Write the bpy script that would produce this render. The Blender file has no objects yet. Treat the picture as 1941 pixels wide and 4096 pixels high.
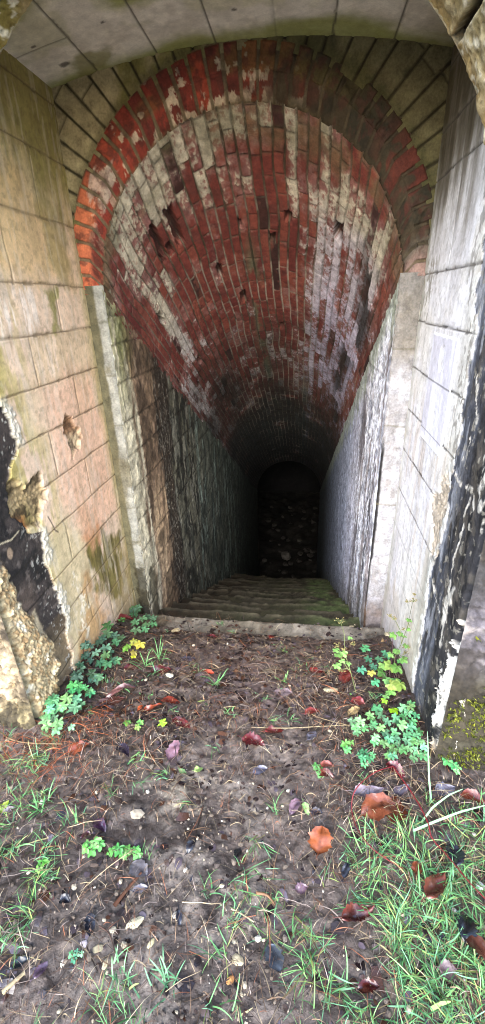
import bpy, math, random
import numpy as np
random.seed(7); rng=np.random.default_rng(7)
S=bpy.context.scene; COL=S.collection

# ------------------------------------------------------------------ helpers
def lin(c):
    c=np.asarray(c,float)/255.
    return np.where(c<=.04045,c/12.92,((c+.055)/1.055)**2.4)
def _h(ix,iy,iz,s):
    h=(ix.astype(np.int64)*374761393+iy.astype(np.int64)*668265263+iz.astype(np.int64)*2147483647+s*1274126177)&0xFFFFFFFF
    h=((h^(h>>13))*1274126177)&0xFFFFFFFF
    h=((h^(h>>16))*2246822519)&0xFFFFFFFF
    h=h^(h>>15)
    return (h&0xFFFFFF)/float(0xFFFFFF)
def vn(x,y,z=0.,s=0):
    x,y,z=np.broadcast_arrays(np.asarray(x,float),np.asarray(y,float),np.asarray(z,float))
    fx,fy,fz=np.floor(x),np.floor(y),np.floor(z)
    u,v,w=x-fx,y-fy,z-fz
    u=u*u*(3-2*u);v=v*v*(3-2*v);w=w*w*(3-2*w)
    fx,fy,fz=fx.astype(np.int64),fy.astype(np.int64),fz.astype(np.int64)
    r=0
    for a in (0,1):
        for b in (0,1):
            for c in (0,1):
                k=_h(fx+a,fy+b,fz+c,s)
                r=r+k*(u if a else 1-u)*(v if b else 1-v)*(w if c else 1-w)
    return r
def fbm(x,y,z=0.,f=1.,o=4,s=0):
    "fractal noise, roughly 0..1 with mean .5"
    r=0;a=1.;t=0
    for i in range(o):
        r=r+a*vn(np.asarray(x)*f,np.asarray(y)*f,np.asarray(z)*f,s+i*17);t+=a;a*=.55;f*=2.07
    return np.clip((r/t-.5)*1.7+.5,0,1)
def cells(x,y,f=1.,s=0,jit=.9):
    "nearest / second nearest distance of jittered cells and the id of the nearest"
    x=np.asarray(x)*f;y=np.asarray(y)*f
    fx=np.floor(x).astype(np.int64);fy=np.floor(y).astype(np.int64)
    d1=np.full(x.shape,9.);d2=np.full(x.shape,9.);cid=np.zeros(x.shape)
    for a in (-1,0,1):
        for b in (-1,0,1):
            px=fx+a+.5+jit*(_h(fx+a,fy+b,fx*0,s)-.5);py=fy+b+.5+jit*(_h(fx+a,fy+b,fx*0,s+5)-.5)
            d=np.hypot(px-x,py-y);k=_h(fx+a,fy+b,fx*0,s+9)
            m=d<d1;d2=np.where(m,d1,np.minimum(d2,d));cid=np.where(m,k,cid);d1=np.where(m,d,d1)
    return d1,d2,cid
def ss(a,b,t):
    t=np.clip((np.asarray(t)-a)/(b-a),0,1);return t*t*(3-2*t)
def mix(a,b,m):
    m=np.asarray(m)[...,None];return a*(1-m)+b*m
def tone(shape,c):
    return np.broadcast_to(lin(c),tuple(shape)+(3,)).copy()
def sdpoly(U,V,poly):
    "signed distance to a polygon, negative inside"
    p=np.asarray(poly,float);d=np.full(U.shape,1e9);ins=np.zeros(U.shape,bool)
    for i in range(len(p)):
        a=p[i-1];b=p[i];e=b-a;L=max(e@e,1e-12)
        t=np.clip(((U-a[0])*e[0]+(V-a[1])*e[1])/L,0,1)
        d=np.minimum(d,np.hypot(U-a[0]-t*e[0],V-a[1]-t*e[1]))
        c=((a[1]>V)!=(b[1]>V))
        with np.errstate(all='ignore'):
            xi=(b[0]-a[0])*(V-a[1])/(b[1]-a[1])+a[0]
        ins^=c&(U<xi)
    return np.where(ins,-d,d)
def sdline(U,V,pts):
    p=np.asarray(pts,float);d=np.full(U.shape,1e9)
    for i in range(1,len(p)):
        a=p[i-1];b=p[i];e=b-a;L=max(e@e,1e-12)
        t=np.clip(((U-a[0])*e[0]+(V-a[1])*e[1])/L,0,1)
        d=np.minimum(d,np.hypot(U-a[0]-t*e[0],V-a[1]-t*e[1]))
    return d
def pm(U,V,poly,soft=.02,amp=.03,f=14.,s=1):
    "ragged edged mask of a polygon"
    n=(fbm(U,V,0,f,5,s)-.5)*2*amp
    return 1-ss(-soft,soft,sdpoly(U,V,poly)+n)
def arr(*seg):
    "non-uniform 1-D coordinates: (start, step) ... end"
    out=[];
    for i in range(len(seg)-1):
        a,st=seg[i];b=seg[i+1][0]
        n=max(1,int(round(abs(b-a)/st)));out+=list(np.linspace(a,b,n,endpoint=False))
    out.append(seg[-1][0]);return np.array(out)
def geo(a,b,s0,s1):
    "coordinates from a to b whose step grows from s0 to s1"
    out=[a];
    while out[-1]<b:
        t=(out[-1]-a)/(b-a);out.append(out[-1]+s0+(s1-s0)*t)
    out[-1]=b;return np.array(out)

def mesh_np(name,verts,quads,cols,mat,parent=None,smooth=True,extra=None):
    me=bpy.data.meshes.new(name)
    verts=np.asarray(verts,np.float32);quads=np.asarray(quads,np.int32)
    k=quads.shape[1];n=len(quads)
    me.vertices.add(len(verts));me.vertices.foreach_set('co',verts.ravel())
    me.loops.add(n*k);me.loops.foreach_set('vertex_index',quads.ravel())
    me.polygons.add(n);me.polygons.foreach_set('loop_start',np.arange(0,n*k,k,dtype=np.int32))
    me.polygons.foreach_set('loop_total',np.full(n,k,np.int32))
    me.polygons.foreach_set('use_smooth',np.full(n,smooth))
    if cols is not None:
        at=me.attributes.new('Col','FLOAT_COLOR','POINT')
        c=np.ones((len(verts),4),np.float32);c[:,:cols.shape[1]]=cols;at.data.foreach_set('color',c.ravel())
    me.update();me.validate()
    o=bpy.data.objects.new(name,me);COL.objects.link(o)
    if mat: me.materials.append(mat)
    if parent is not None: o.parent=parent
    return o
def grid_quads(nu,nv,flip=False):
    i=np.arange(nu-1)[:,None]*nv+np.arange(nv-1)[None,:]
    q=np.stack([i,i+nv,i+nv+1,i+1],-1).reshape(-1,4)
    return q[:,::-1] if flip else q
def grid(name,P,cols,mat,parent=None,flip=False,keep=None):
    nu,nv=P.shape[:2];q=grid_quads(nu,nv,flip)
    V=P.reshape(-1,3);Cc=cols.reshape(-1,cols.shape[-1])
    if keep is not None:
        m=keep.reshape(-1)
        q=q[m[q].all(1)];used=np.unique(q);idx=np.full(len(V),-1);idx[used]=np.arange(len(used))
        q=idx[q];V=V[used];Cc=Cc[used]
    return mesh_np(name,V,q,Cc,mat,parent)
def thing(name,label,cat,loc=(0,0,0),group=None):
    o=bpy.data.objects.new(name,None);COL.objects.link(o);o.location=loc;o.empty_display_size=.1
    tag(o,label,cat,group);return o
def tag(o,label,cat,group=None,kind=None):
    if label:o['label']=label
    if cat:o['category']=cat
    if group:o['group']=group
    if kind:o['kind']=kind
    return o
def kind(o,k): o['kind']=k;return o

# ------------------------------------------------------------------ materials
def mat_col(name,rough=.85,bump=.25,fine=160.,tint=.16,spec=.3,bdist=.004,wet=None):
    "painted-on natural colour (attribute Col) broken up by fine noise, with a fine bump"
    m=bpy.data.materials.new(name);m.use_nodes=True;nt=m.node_tree;N=nt.nodes;L=nt.links
    b=N['Principled BSDF'];a=N.new('ShaderNodeAttribute');a.attribute_name='Col'
    g=N.new('ShaderNodeNewGeometry')
    n1=N.new('ShaderNodeTexNoise');n1.inputs['Scale'].default_value=fine;n1.inputs['Detail'].default_value=5;n1.inputs['Roughness'].default_value=.65
    n2=N.new('ShaderNodeTexNoise');n2.inputs['Scale'].default_value=fine*.22;n2.inputs['Detail'].default_value=4
    L.new(g.outputs['Position'],n1.inputs['Vector']);L.new(g.outputs['Position'],n2.inputs['Vector'])
    ad=N.new('ShaderNodeMath');ad.operation='ADD';L.new(n1.outputs['Fac'],ad.inputs[0]);L.new(n2.outputs['Fac'],ad.inputs[1])
    mr=N.new('ShaderNodeMapRange');mr.inputs['From Min'].default_value=.7;mr.inputs['From Max'].default_value=1.3
    mr.inputs['To Min'].default_value=1-tint*1.6;mr.inputs['To Max'].default_value=1+tint*1.2
    L.new(ad.outputs[0],mr.inputs['Value'])
    mx=N.new('ShaderNodeVectorMath');mx.operation='SCALE';L.new(a.outputs['Color'],mx.inputs[0]);L.new(mr.outputs['Result'],mx.inputs['Scale'])
    L.new(mx.outputs['Vector'],b.inputs['Base Color'])
    b.inputs['Roughness'].default_value=rough;b.inputs['Specular IOR Level'].default_value=spec
    if wet:
        r2=N.new('ShaderNodeMapRange');r2.inputs['From Min'].default_value=.4;r2.inputs['From Max'].default_value=.62
        r2.inputs['To Min'].default_value=wet;r2.inputs['To Max'].default_value=rough
        L.new(n2.outputs['Fac'],r2.inputs['Value']);L.new(r2.outputs['Result'],b.inputs['Roughness'])
    bp=N.new('ShaderNodeBump');bp.inputs['Strength'].default_value=bump;bp.inputs['Distance'].default_value=bdist
    L.new(ad.outputs[0],bp.inputs['Height']);L.new(bp.outputs['Normal'],b.inputs['Normal'])
    return m
M_smooth=mat_col('ashlar_render',.8,.15,190,.11)
M_rough=mat_col('weathered_stone',.9,.5,120,.26)
M_brick=mat_col('old_brick',.85,.4,150,.22)
M_dark=mat_col('tunnel_stone',.8,.5,90,.28)
M_soil=mat_col('wet_soil',.8,.7,110,.32,.35,.006,wet=.42)
M_grass=mat_col('grass_blades',.55,.0,60,.18,.4)
M_straw=mat_col('dry_stalks',.6,.0,80,.2,.35)
M_leaf=mat_col('wet_dead_leaf',.3,.35,70,.25,.55,.003,wet=.16)
M_green=mat_col('green_leaf',.48,.2,60,.14,.4,.002)
M_pebble=mat_col('chalky_stone',.8,.5,90,.2)

# ------------------------------------------------------------------ place dimensions (metres)
XL,XR=-.925,.445            # side walls of the porch
YF,YJ,YE=1.02,1.31,2.0      # outer face, inner edge of the outer arch, end wall
CX,Z0=-.24,1.555            # axis and springing height of the arches
RO,RM,RV=.732,.645,.605     # brick ring outside, ring inside, vault
TXL,TXR=-.845,.355          # stair tunnel walls
SL=.566                     # slope of stair and vault
def ground_z(x,y):
    z=np.interp(y,[-60,-3,-.5,.4,1.05,1.3,1.62,1.86,2.2],[.6,.28,.2,.17,.125,.085,.03,-.055,-.06])
    return z
COURSES=[2.16,1.988,1.785,1.572,1.412,1.247,1.086,.907,.735,.556,.383,.215,.045,-.12]
def joints(Y,z,odd0=1.25,step=.5,wob=.003,s=3,w=.0026,vw=.0022,courses=COURSES,vis=None):
    "distance based joint mask (1 in the joint) and block ids"
    zz=z+(fbm(Y,z,0,5,3,s)-.5)*wob*2;chip=.85+1.1*ss(.66,.8,fbm(Y,z,0,34,3,s+7));w=w*chip;vw=vw*chip
    c=np.array(courses);row=np.searchsorted(-c,-zz)
    dz=np.min(np.abs(zz[...,None]-c),-1)
    off=np.where(row%2==0,odd0,odd0+step/2)
    off=off+(_h(row,row*0,row*0,s)-.5)*.06
    u=(Y+(fbm(Y,z,1.,6,3,s+1)-.5)*.008-off)/step
    col=np.floor(u);du=np.minimum(u-col,1-(u-col))*step
    j=np.maximum(1-ss(w*.5,w*1.6,dz),.8*(1-ss(vw*.5,vw*1.6,du)))
    soft=np.maximum(1-ss(0,.022,dz),.6*(1-ss(0,.016,du)))
    bid=_h(row.astype(np.int64),col.astype(np.int64),row.astype(np.int64)*0,s+2)
    return j,soft,bid,dz

# ------------------------------------------------------------------ facade
facade=thing('facade_wall','dark weathered stone wall framing the arched opening, mossy at lower right','wall')
def pits(a,b,f,s):
    d1,d2,k=cells(a,b,f,s);return d1,d2,k

# ---- left side: jamb + porch wall share one worked surface, split along the broken edge
EDGE=[(-.3,1.30),(.13,1.304),(.3,1.325),(.42,1.335),(.463,1.327),(.576,1.314),(.685,1.311),(.763,1.318),(.80,1.26),(.855,1.233),(.887,1.205),(.98,1.215),(1.044,1.25),(1.067,1.306),(1.133,1.31),(1.242,1.285),(1.4,1.30),(2.4,1.31)]
ez=np.array([e[0] for e in EDGE]);ey=np.array([e[1] for e in EDGE])
Yv=arr((YF,.003),(1.42,.0045),(YE,.0045));Zv=arr((-.3,.012),(-.03,.0036),(1.3,.0045),(2.34,.0045))
Y,Z=np.meshgrid(Yv,Zv,indexing='ij')
edge=np.interp(Z,ez,ey)+(fbm(Y,Z,0,30,4,5)-.5)*.028
inj=Y<edge                                   # jamb side
e=Y-edge
j,soft,bid,dz=joints(Y,Z)
n1=fbm(Y,Z,0,5,5,11);n2=fbm(Y,Z,0,24,5,12);n3=fbm(Y*3,Z*.5,0,7,5,13);fine=fbm(Y,Z,0,90,3,14)
C=tone(Y.shape,(208,186,164))
C=mix(C,lin((216,192,168)),ss(.2,.6,bid)*.8);C=mix(C,lin((186,168,134)),ss(.65,.95,bid)*.7)
C=mix(C,lin((206,172,138)),ss(.55,.9,n1)*.5)
pink=pm(Y,Z,[(1.49,1.25),(1.99,1.25),(1.98,.95),(1.95,.6),(1.78,.52),(1.6,.56),(1.52,.8)],.06,.05,8,21)
C=mix(C,lin((216,178,152)),pink*.75)
C=mix(C,lin((196,150,112)),pink*ss(.9,.6,Z)*.5*ss(.35,.7,n3))
C=mix(C,lin((176,164,104)),ss(1.52,1.36,Y+.12*(n1-.5))*ss(.3,.55,n3)*.75*ss(.3,.6,Z))      # yellow green by the edge
C=mix(C,lin((150,140,72)),ss(.07,.0,e+.05*(n2-.5))*.6*ss(.75,.95,Z))
C=mix(C,lin((150,146,92)),ss(1.90,2.0,Y+.07*(n3-.5))*.75)                                     # damp green inner margin
top=ss(1.5,2.0,Z+.28*(n1-.5)+.12*(Y-1.6))
C=mix(C,lin((180,166,124)),top*.8)
C=mix(C,lin((128,122,66)),ss(1.76,2.1,Z+.45*(n3-.5)+.22*(Y-1.65))*.85)
C=mix(C,lin((206,176,124)),pm(Y,Z,[(1.3,1.92),(1.66,1.90),(1.70,1.80),(1.9,1.72),(1.9,1.6),(1.3,1.6)],.05,.05,9,31)*.6)
C=mix(C,lin((120,122,52)),pm(Y,Z,[(1.665,1.56),(1.765,1.56),(1.75,1.5),(1.735,1.42),(1.68,1.42),(1.69,1.48)],.012,.02,22,41)*.8)
C=mix(C,lin((112,112,48)),pm(Y,Z,[(1.72,1.8),(1.95,1.8),(1.93,1.6),(1.78,1.58)],.04,.06,12,42)*.45)
wst=pm(Y,Z,[(1.3,1.575),(1.66,1.575),(1.66,1.47),(1.5,1.43),(1.3,1.42)],.02,.03,10,43)*ss(.5,.7,fbm(Y*4,Z*.55,0,16,4,44))
C=mix(C,lin((226,216,206)),wst*.75)
C=mix(C,lin((222,204,186)),pm(Y,Z,[(1.52,1.40),(1.72,1.40),(1.7,1.27),(1.55,1.27)],.02,.03,10,45)*ss(.5,.75,fbm(Y*4,Z*.5,0,14,4,46))*.6)
C=mix(C,lin((196,182,146)),pm(Y,Z,[(1.31,.74),(1.5,.74),(1.56,.6),(1.6,.42),(1.52,.05),(1.3,.05)],.04,.04,9,51)*.85)
C=mix(C,lin((186,142,92)),pm(Y,Z,[(1.5,.45),(1.6,.42),(1.6,.2),(1.72,.1),(1.7,-.05),(1.35,.0),(1.36,.16),(1.48,.3)],.03,.04,10,52)*.7*ss(.3,.6,n1))
C=mix(C,lin((182,120,70)),pm(Y,Z,[(1.58,.6),(1.75,.6),(1.74,.5),(1.62,.46)],.02,.03,14,53)*.6)
flk=pm(Y,Z,[(1.42,.52),(1.50,.44),(1.53,.27),(1.47,.16),(1.42,.24),(1.43,.4)],.015,.03,12,54)*ss(.62,.7,fbm(Y*1.4,Z,0,45,3,55))
C=mix(C,lin((232,224,204)),flk*.9)
moss=pm(Y,Z,[(1.60,.545),(1.70,.545),(1.74,.56),(1.80,.50),(1.93,.42),(1.90,.2),(1.86,.14),(1.72,.2),(1.62,.29),(1.57,.42)],.03,.05,12,61)
C=mix(C,lin((112,104,48)),moss*ss(.12,.42,fbm(Y*2.6,Z*.7,0,12,5,62))*.92)
C=mix(C,lin((74,68,32)),moss*ss(.42,.7,fbm(Y*3,Z*.6,0,15,5,63))*.8)
C=mix(C,lin((140,124,72)),pm(Y,Z,[(1.78,.16),(2.0,.4),(2.0,-.1),(1.75,-.1)],.05,.05,10,64)*.6)
C*=(.88+.2*n2+.14*(fine-.5))[...,None]*np.array([1.15,1.08,1.02])
C=mix(C,lin((96,80,56)),ss(.66,.78,fbm(Y,Z,0,64,3,16))*.25);C=mix(C,lin((120,104,70)),ss(.58,.78,fbm(Y*3,Z*.35,0,7,4,17))*.22);C=mix(C,lin((224,212,194)),ss(.62,.76,fbm(Y*4,Z*.6,0,13,4,18))*.2)
C=mix(C,lin((140,118,84)),soft*.22)
C=mix(C,lin((96,80,56)),j*.68)
d=-.0040*j+.0009*(n2-.5)+.003*(n1-.5)
# torn-out hollow in the middle of the wall
gp=[(1.650,1.115),(1.672,1.108),(1.69,1.09),(1.705,1.06),(1.735,1.04),(1.735,1.0),(1.71,.965),(1.68,.965),(1.635,.945),(1.64,.975),(1.625,1.02),(1.612,1.06),(1.62,1.10)]
g=pm(Y,Z,gp,.006,.010,40,71)
d1,d2,k=cells(Y,Z,55,72)
d-=g*(.008+.002*k*g+.007*fbm(Y,Z,0,60,5,73))
C=mix(C,mix(lin((150,108,74))*np.ones(C.shape),lin((214,190,152)),ss(1.06,1.0,Z)*.8)*(.15+.3*k+.5*fine+.6*fbm(Y,Z,0,50,5,74))[...,None],g*.95)
C=mix(C,lin((70,48,30)),g*ss(.55,.68,fbm(Y,Z*1.3,0,34,5,75))*.7)
rim=(1-np.abs(g-.5)*2);C=mix(C,lin((120,84,54)),rim*.5)
# hairline rust mark
cr=sdline(Y,Z,[(1.38,.80),(1.39,.775),(1.405,.73),(1.42,.715)]);C=mix(C,lin((66,52,40)),(1-ss(.001,.005,cr))*.9)
# rough broken pocket beside the edge
rp=pm(Y,Z,[(1.19,.99),(1.25,.99),(1.30,.955),(1.39,.955),(1.415,.89),(1.37,.84),(1.32,.79),(1.26,.81),(1.19,.84)],.012,.02,25,81)*(1-inj)
d1,d2,k=cells(Y*1.2+.03*n2,Z+.03*n1,70,82);k=.5*k+.5*n2
d-=rp*(.008+.003*k+.007*fbm(Y,Z,0,70,5,84)+.006*ss(.02,.12,Z-.80)*ss(1.4,1.22,Y))
RC=mix(lin((188,160,116))*np.ones(C.shape),lin((116,108,52)),ss(.93,.84,Z+.05*(n1-.5))*ss(1.40,1.24,Y)*.9)
RC=mix(RC,lin((170,96,44)),ss(.06,.0,e)*ss(.9,.86,Z)*.8)
C=mix(C,RC*.62*(.1+.4*k+.6*fine+.8*fbm(Y,Z,0,45,5,85))[...,None],rp*.95);C=mix(C,lin((44,32,20)),rp*ss(.56,.68,fbm(Y,Z*1.4,0,26,5,86))*.75)
C=mix(C,lin((58,46,26)),rp*(1-ss(.0,.022,np.abs(Z-.965-.08*(Y-1.3))))*.75)
# white crumbling lips along the edge
lip=(1-ss(.016,.03,np.abs(e-.012)+.02*(fbm(Y,Z,0,60,3,83)-.5)))*np.maximum.reduce([ss(1.27,1.22,Z)*ss(1.06,1.12,Z),ss(.9,.86,Z)*ss(.66,.72,Z)*0+ss(.80,.76,Z)*ss(.60,.66,Z)*.9,ss(.56,.5,Z)*ss(.28,.34,Z)])
C=mix(C,lin((214,206,190))*(.55+.6*fine)[...,None],lip*.8);d+=lip*.006*(fine)
# --- jamb
tan=pm(Y,Z,[(1.0,.92),(1.06,.84),(1.095,.74),(1.13,.58),(1.165,.47),(1.20,.36),(1.215,.25),(1.20,.12),(1.17,.04),(1.16,-.3),(.95,-.3)],.012,.025,18,91)
J=tone(Y.shape,(62,54,50))
J=mix(J,lin((40,36,34)),ss(.45,.7,fbm(Y,Z,0,16,5,92)))
J=mix(J,lin((112,100,92)),ss(.66,.8,fbm(Y,Z,0,40,4,93))*.6)
J=mix(J,lin((112,94,82)),ss(.72,.5,Z)*ss(1.22,1.15,Y+.06*(n1-.5))*.8)
J=mix(J,lin((146,126,98)),ss(.40,.30,Z+.12*(Y-1.2)+.05*(n1-.5))*.9)
J=mix(J,lin((110,92,70)),ss(.42,.40,Z)*ss(.3,.6,n1)*.5)
J=mix(J,lin((190,170,138)),pm(Y,Z,[(1.163,.52),(1.185,.52),(1.20,.46),(1.214,.37),(1.18,.37),(1.165,.43)],.008,.012,30,94)*.95)
J=mix(J,lin((156,132,108)),(1-ss(.8,1.1,np.hypot((Y-1.147)/.013,(Z-.780)/.022)))*.9)
J=mix(J,lin((196,180,150)),(1-ss(.0015,.004,sdline(Y,Z,[(1.05,.82),(1.12,.832),(1.17,.818),(1.215,.828)])))*.9)
J=mix(J,lin((170,164,154)),ss(.80,.88,fbm(Y,Z,0,75,3,95))*ss(1.2,1.26,Y)*.8)
for zz in (.18,.33,.545,.70):
    m=1-ss(.0015,.005,np.abs(Z-zz-.006*(fbm(Y,Z,0,12,2,96)-.5)));J=mix(J,lin((34,28,22)),m*.8)
d1,d2,k=cells(Y*1.9+Z*.5+.03*n2,Z*.9-Y*.3+.03*n1,58,97)
TC=mix(lin((214,190,148))*np.ones(C.shape),lin((176,140,96)),ss(.3,.9,k)*.8)
TC*=.66
TC=mix(TC,lin((222,208,182)),ss(.75,.95,fbm(Y,Z,0,30,3,98))*.8)
TC=mix(TC,lin((120,112,56)),ss(.22,.08,Z+.1*(n1-.5))*.85)
TC=mix(TC,lin((96,84,60)),ss(.10,.04,Z+.04*(n1-.5))*.8)
J=mix(J,TC*(.78+.3*fine+.1*ss(.0,.35,d2-d1))[...,None],tan)
dj=-.009+.004*(n2-.5)+.004*(n1-.5)+tan*(.006+.011*(.6-d1)*(.5+.8*k)+.02*(n1-.4)+.012*(n2-.5)+.006*(fine-.5))
dj=dj-.05*ss(.05,.0,Y-YF)*(.6+.8*n1)+0
jm=inj
dep=np.where(jm,dj,d)
# soften the step between layers over a few millimetres
Cc=np.where(jm[...,None],J*(.85+.3*fine)[...,None],C)
P=np.stack([XL+dep-.0*Y,Y,Z],-1)
left_wall=grid('side_wall',P,Cc,M_smooth,None,keep=(Y>=edge-.006))
tag(left_wall,'cream and pinkish block side wall with green stains and a torn hollow, left of the stairs','wall')
ljamb=grid('jamb',P-np.array([.0006,0,0]),Cc,M_rough,facade,keep=(Y<=edge+.004))
ljamb['label']='left jamb, black crust over rough tan broken stone'

# ---- right side
EDGR=[(-.3,1.31),(.23,1.34),(.38,1.335),(.6,1.375),(.86,1.30),(1.01,1.325),(1.10,1.31),(1.27,1.345),(1.33,1.345),(1.40,1.33),(1.5,1.40),(2.4,1.33)]
ez=np.array([q[0] for q in EDGR]);ey=np.array([q[1] for q in EDGR])
edge=np.interp(Z,ez,ey)+(fbm(Y,Z,0,26,4,105)-.5)*.03
inj=Y<edge;e=Y-edge
j,soft,bid,dz=joints(Y,Z,1.37,.62,.003,103,courses=[2.16,1.99,1.855,1.567,1.401,1.228,1.056,.88,.695,.52,.35,.18,.0])
n1=fbm(Y,Z,0,5,5,111);n2=fbm(Y,Z,0,24,5,112);n3=fbm(Y*3,Z*.45,0,7,5,113);fine=fbm(Y,Z,0,90,3,114)
C=tone(Y.shape,(232,232,238))
C=mix(C,lin((206,204,210)),ss(.35,.7,n3)*.6)
C=mix(C,lin((214,210,202)),ss(.55,.8,n1)*.5)
C=mix(C,lin((208,202,186)),ss(.75,.3,Z)*ss(1.9,1.5,Y)*.7)
C=mix(C,lin((196,176,156)),ss(.62,.8,fbm(Y*4,Z*.4,0,8,4,115))*.4*ss(1.3,1.0,Z))
C=mix(C,lin((150,150,128)),ss(1.90,2.0,Y+.06*(n3-.5))*.55)
C=mix(C,lin((176,170,150)),ss(1.5,1.36,Y+.08*(n1-.5))*.55)
C=mix(C,lin((122,122,116)),ss(.12,-.02,e+.10*(n3-.5))*.55*ss(1.0,.7,Z))
C=mix(C,lin((100,90,64)),ss(1.62,1.90,Z+.3*(n3-.5)-.1*(1.8-Y))*.8)
C=mix(C,lin((62,54,34)),ss(1.74,2.02,Z+.3*(n3-.5)+.1*(Y-1.7))*.8)
C=mix(C,lin((150,122,96)),ss(.5,.8,n1)*.25*ss(1.1,.8,Z))
C*=(.92+.15*n2+.08*(fine-.5))[...,None]
jv=ss(.45,.75,Z)                                     # lower joints are nearly lost under the whitewash
C=mix(C,lin((110,104,98)),ss(.68,.8,fbm(Y,Z,0,60,3,124))*.25);C=mix(C,lin((160,154,150)),ss(.58,.74,fbm(Y*3,Z*.3,0,8,4,125))*.16);C=mix(C,lin((150,146,140)),soft*.22*jv)
C=mix(C,lin((66,62,58)),j*(.25+.6*jv))
d=-.0040*j*jv+.0009*(n2-.5)+.003*(n1-.5)
# torn grain near the strip at the top of the wall
C=mix(C,lin((128,122,104)),pm(Y,Z,[(1.84,1.6),(2.0,1.6),(2.0,1.40),(1.9,1.43),(1.86,1.5)],.02,.04,16,116)*ss(.5,.6,fbm(Y*2,Z,0,40,4,117))*.7)
sp=pm(Y,Z,[(1.33,.985),(1.38,.97),(1.42,.90),(1.49,.875),(1.47,.84),(1.44,.78),(1.38,.70),(1.33,.72)],.012,.025,25,118)
d1,d2,k=cells(Y,Z,60,119)
C=mix(C,lin((176,160,140))*(.55+.65*k)[...,None],sp*.8);d-=sp*(.004+.008*k)
C=mix(C,lin((74,62,52)),pm(Y,Z,[(1.35,1.25),(1.375,1.25),(1.37,1.205),(1.355,1.2)],.005,.01,40,120)*.8)
fl=(1-ss(.014,.03,np.abs(e-.01)))*ss(.45,.65,fbm(Y,Z,0,38,4,121))
C=mix(C,lin((226,226,222)),fl*.85)
C=mix(C,lin((96,90,82)),(1-ss(.03,.06,np.abs(e-.03)))*ss(.58,.7,fbm(Y*1.6,Z,0,34,4,122))*.6*ss(.9,1.1,Z))
J=tone(Y.shape,(46,45,48))
J=mix(J,lin((24,23,25)),ss(.45,.7,fbm(Y*2.4,Z*.8,0,14,5,131)))
J=mix(J,lin((84,78,70)),ss(.52,.7,fbm(Y*1.5,Z*.8,0,20,5,140))*.55)
J=mix(J,lin((92,96,108)),ss(1.16,1.36,Y+.22*(fbm(Y*3,Z*.5,0,9,4,132)-.5))*.75)
J=mix(J,lin((150,152,160)),ss(.60,.72,fbm(Y*3,Z*.45,0,14,4,133))*ss(1.20,1.32,Y)*.8)
wh=np.maximum.reduce([pm(Y,Z,[(1.135,.73),(1.178,.72),(1.205,.63),(1.18,.56),(1.155,.49),(1.145,.5),(1.135,.58),(1.155,.64)],.006,.012,30,134),
  1-ss(.005,.014,sdline(Y,Z,[(1.385,.64),(1.33,.615),(1.26,.585),(1.20,.575)])+.012*(fine-.5)),
  1-ss(.003,.010,sdline(Y,Z,[(1.315,1.02),(1.24,1.01),(1.153,1.027),(1.128,.985),(1.13,.93)])+.01*(fine-.5)),
  1-ss(.003,.009,sdline(Y,Z,[(1.178,.72),(1.19,.80),(1.17,.88),(1.175,.96),(1.15,1.02)])+.012*(fine-.5)),
  1-ss(.003,.010,sdline(Y,Z,[(1.29,1.30),(1.255,1.27),(1.23,1.2),(1.235,1.12),(1.26,1.08)])+.02*(fine-.5)),
  pm(Y,Z,[(1.10,1.25),(1.13,1.2),(1.115,1.08),(1.09,1.0),(1.07,1.1)],.008,.03,22,135)*.9,
  1-ss(.003,.011,sdline(Y,Z,[(1.06,.98),(1.045,.88),(1.035,.80),(1.05,.74)])+.012*(fine-.5))])
wh=wh*ss(.42,.62,fbm(Y*2.2,Z*.7,0,34,5,139)+.06)
J=mix(J,lin((206,200,190))*np.ones(J.shape)*(.7+.45*fine)[...,None],wh*.92)
cw=pm(Y,Z,[(1.055,.65),(1.066,.56),(1.085,.46),(1.098,.38),(1.09,.3),(1.075,.2),(1.06,.12),(1.0,.02),(.95,.1),(.95,.62)],.006,.034,34,136)
d1,d2,k=cells(Y*1.8+Z*.4+.03*n2,Z+.03*n1,70,137);cw=cw*(1-.75*ss(.60,.72,fbm(Y*1.6,Z*.7,0,30,4,141)))
J=mix(J,mix(lin((226,220,210))*np.ones(C.shape),lin((196,164,110)),ss(.28,.12,Z+.06*(n1-.5))*.7+.3*ss(.8,.95,k))*(.78+.34*k)[...,None],cw*.97)
J=mix(J,lin((146,140,128)),ss(.78,.88,fbm(Y,Z,0,46,4,138))*.6)
J=mix(J,lin((110,104,92)),ss(.16,.04,Z+.06*(n1-.5))*.7*(1-cw))
dj=-.004+.005*(n2-.5)+.007*(n1-.5)+wh*.002+cw*(.004+.010*(.6-d1)*k+.008*(fine-.5))-.05*ss(.05,.0,Y-YF)*(.5+1.0*n1)
dep=np.where(inj,dj,d);Cc=np.where(inj[...,None],J*(.85+.3*fine)[...,None],C)
P=np.stack([XR-dep,Y,Z],-1)
right_wall=grid('side_wall',P,Cc,M_smooth,None,True,keep=(Y>=edge-.006))
tag(right_wall,'whitewashed block side wall carrying a pale rectangular patch, right of the stairs','wall')
rjamb=grid('jamb',P+np.array([.0006,0,0]),Cc,M_rough,facade,True,keep=(Y<=edge+.004))
rjamb['label']='right jamb, blue-black crust with white flaking streaks'
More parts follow.
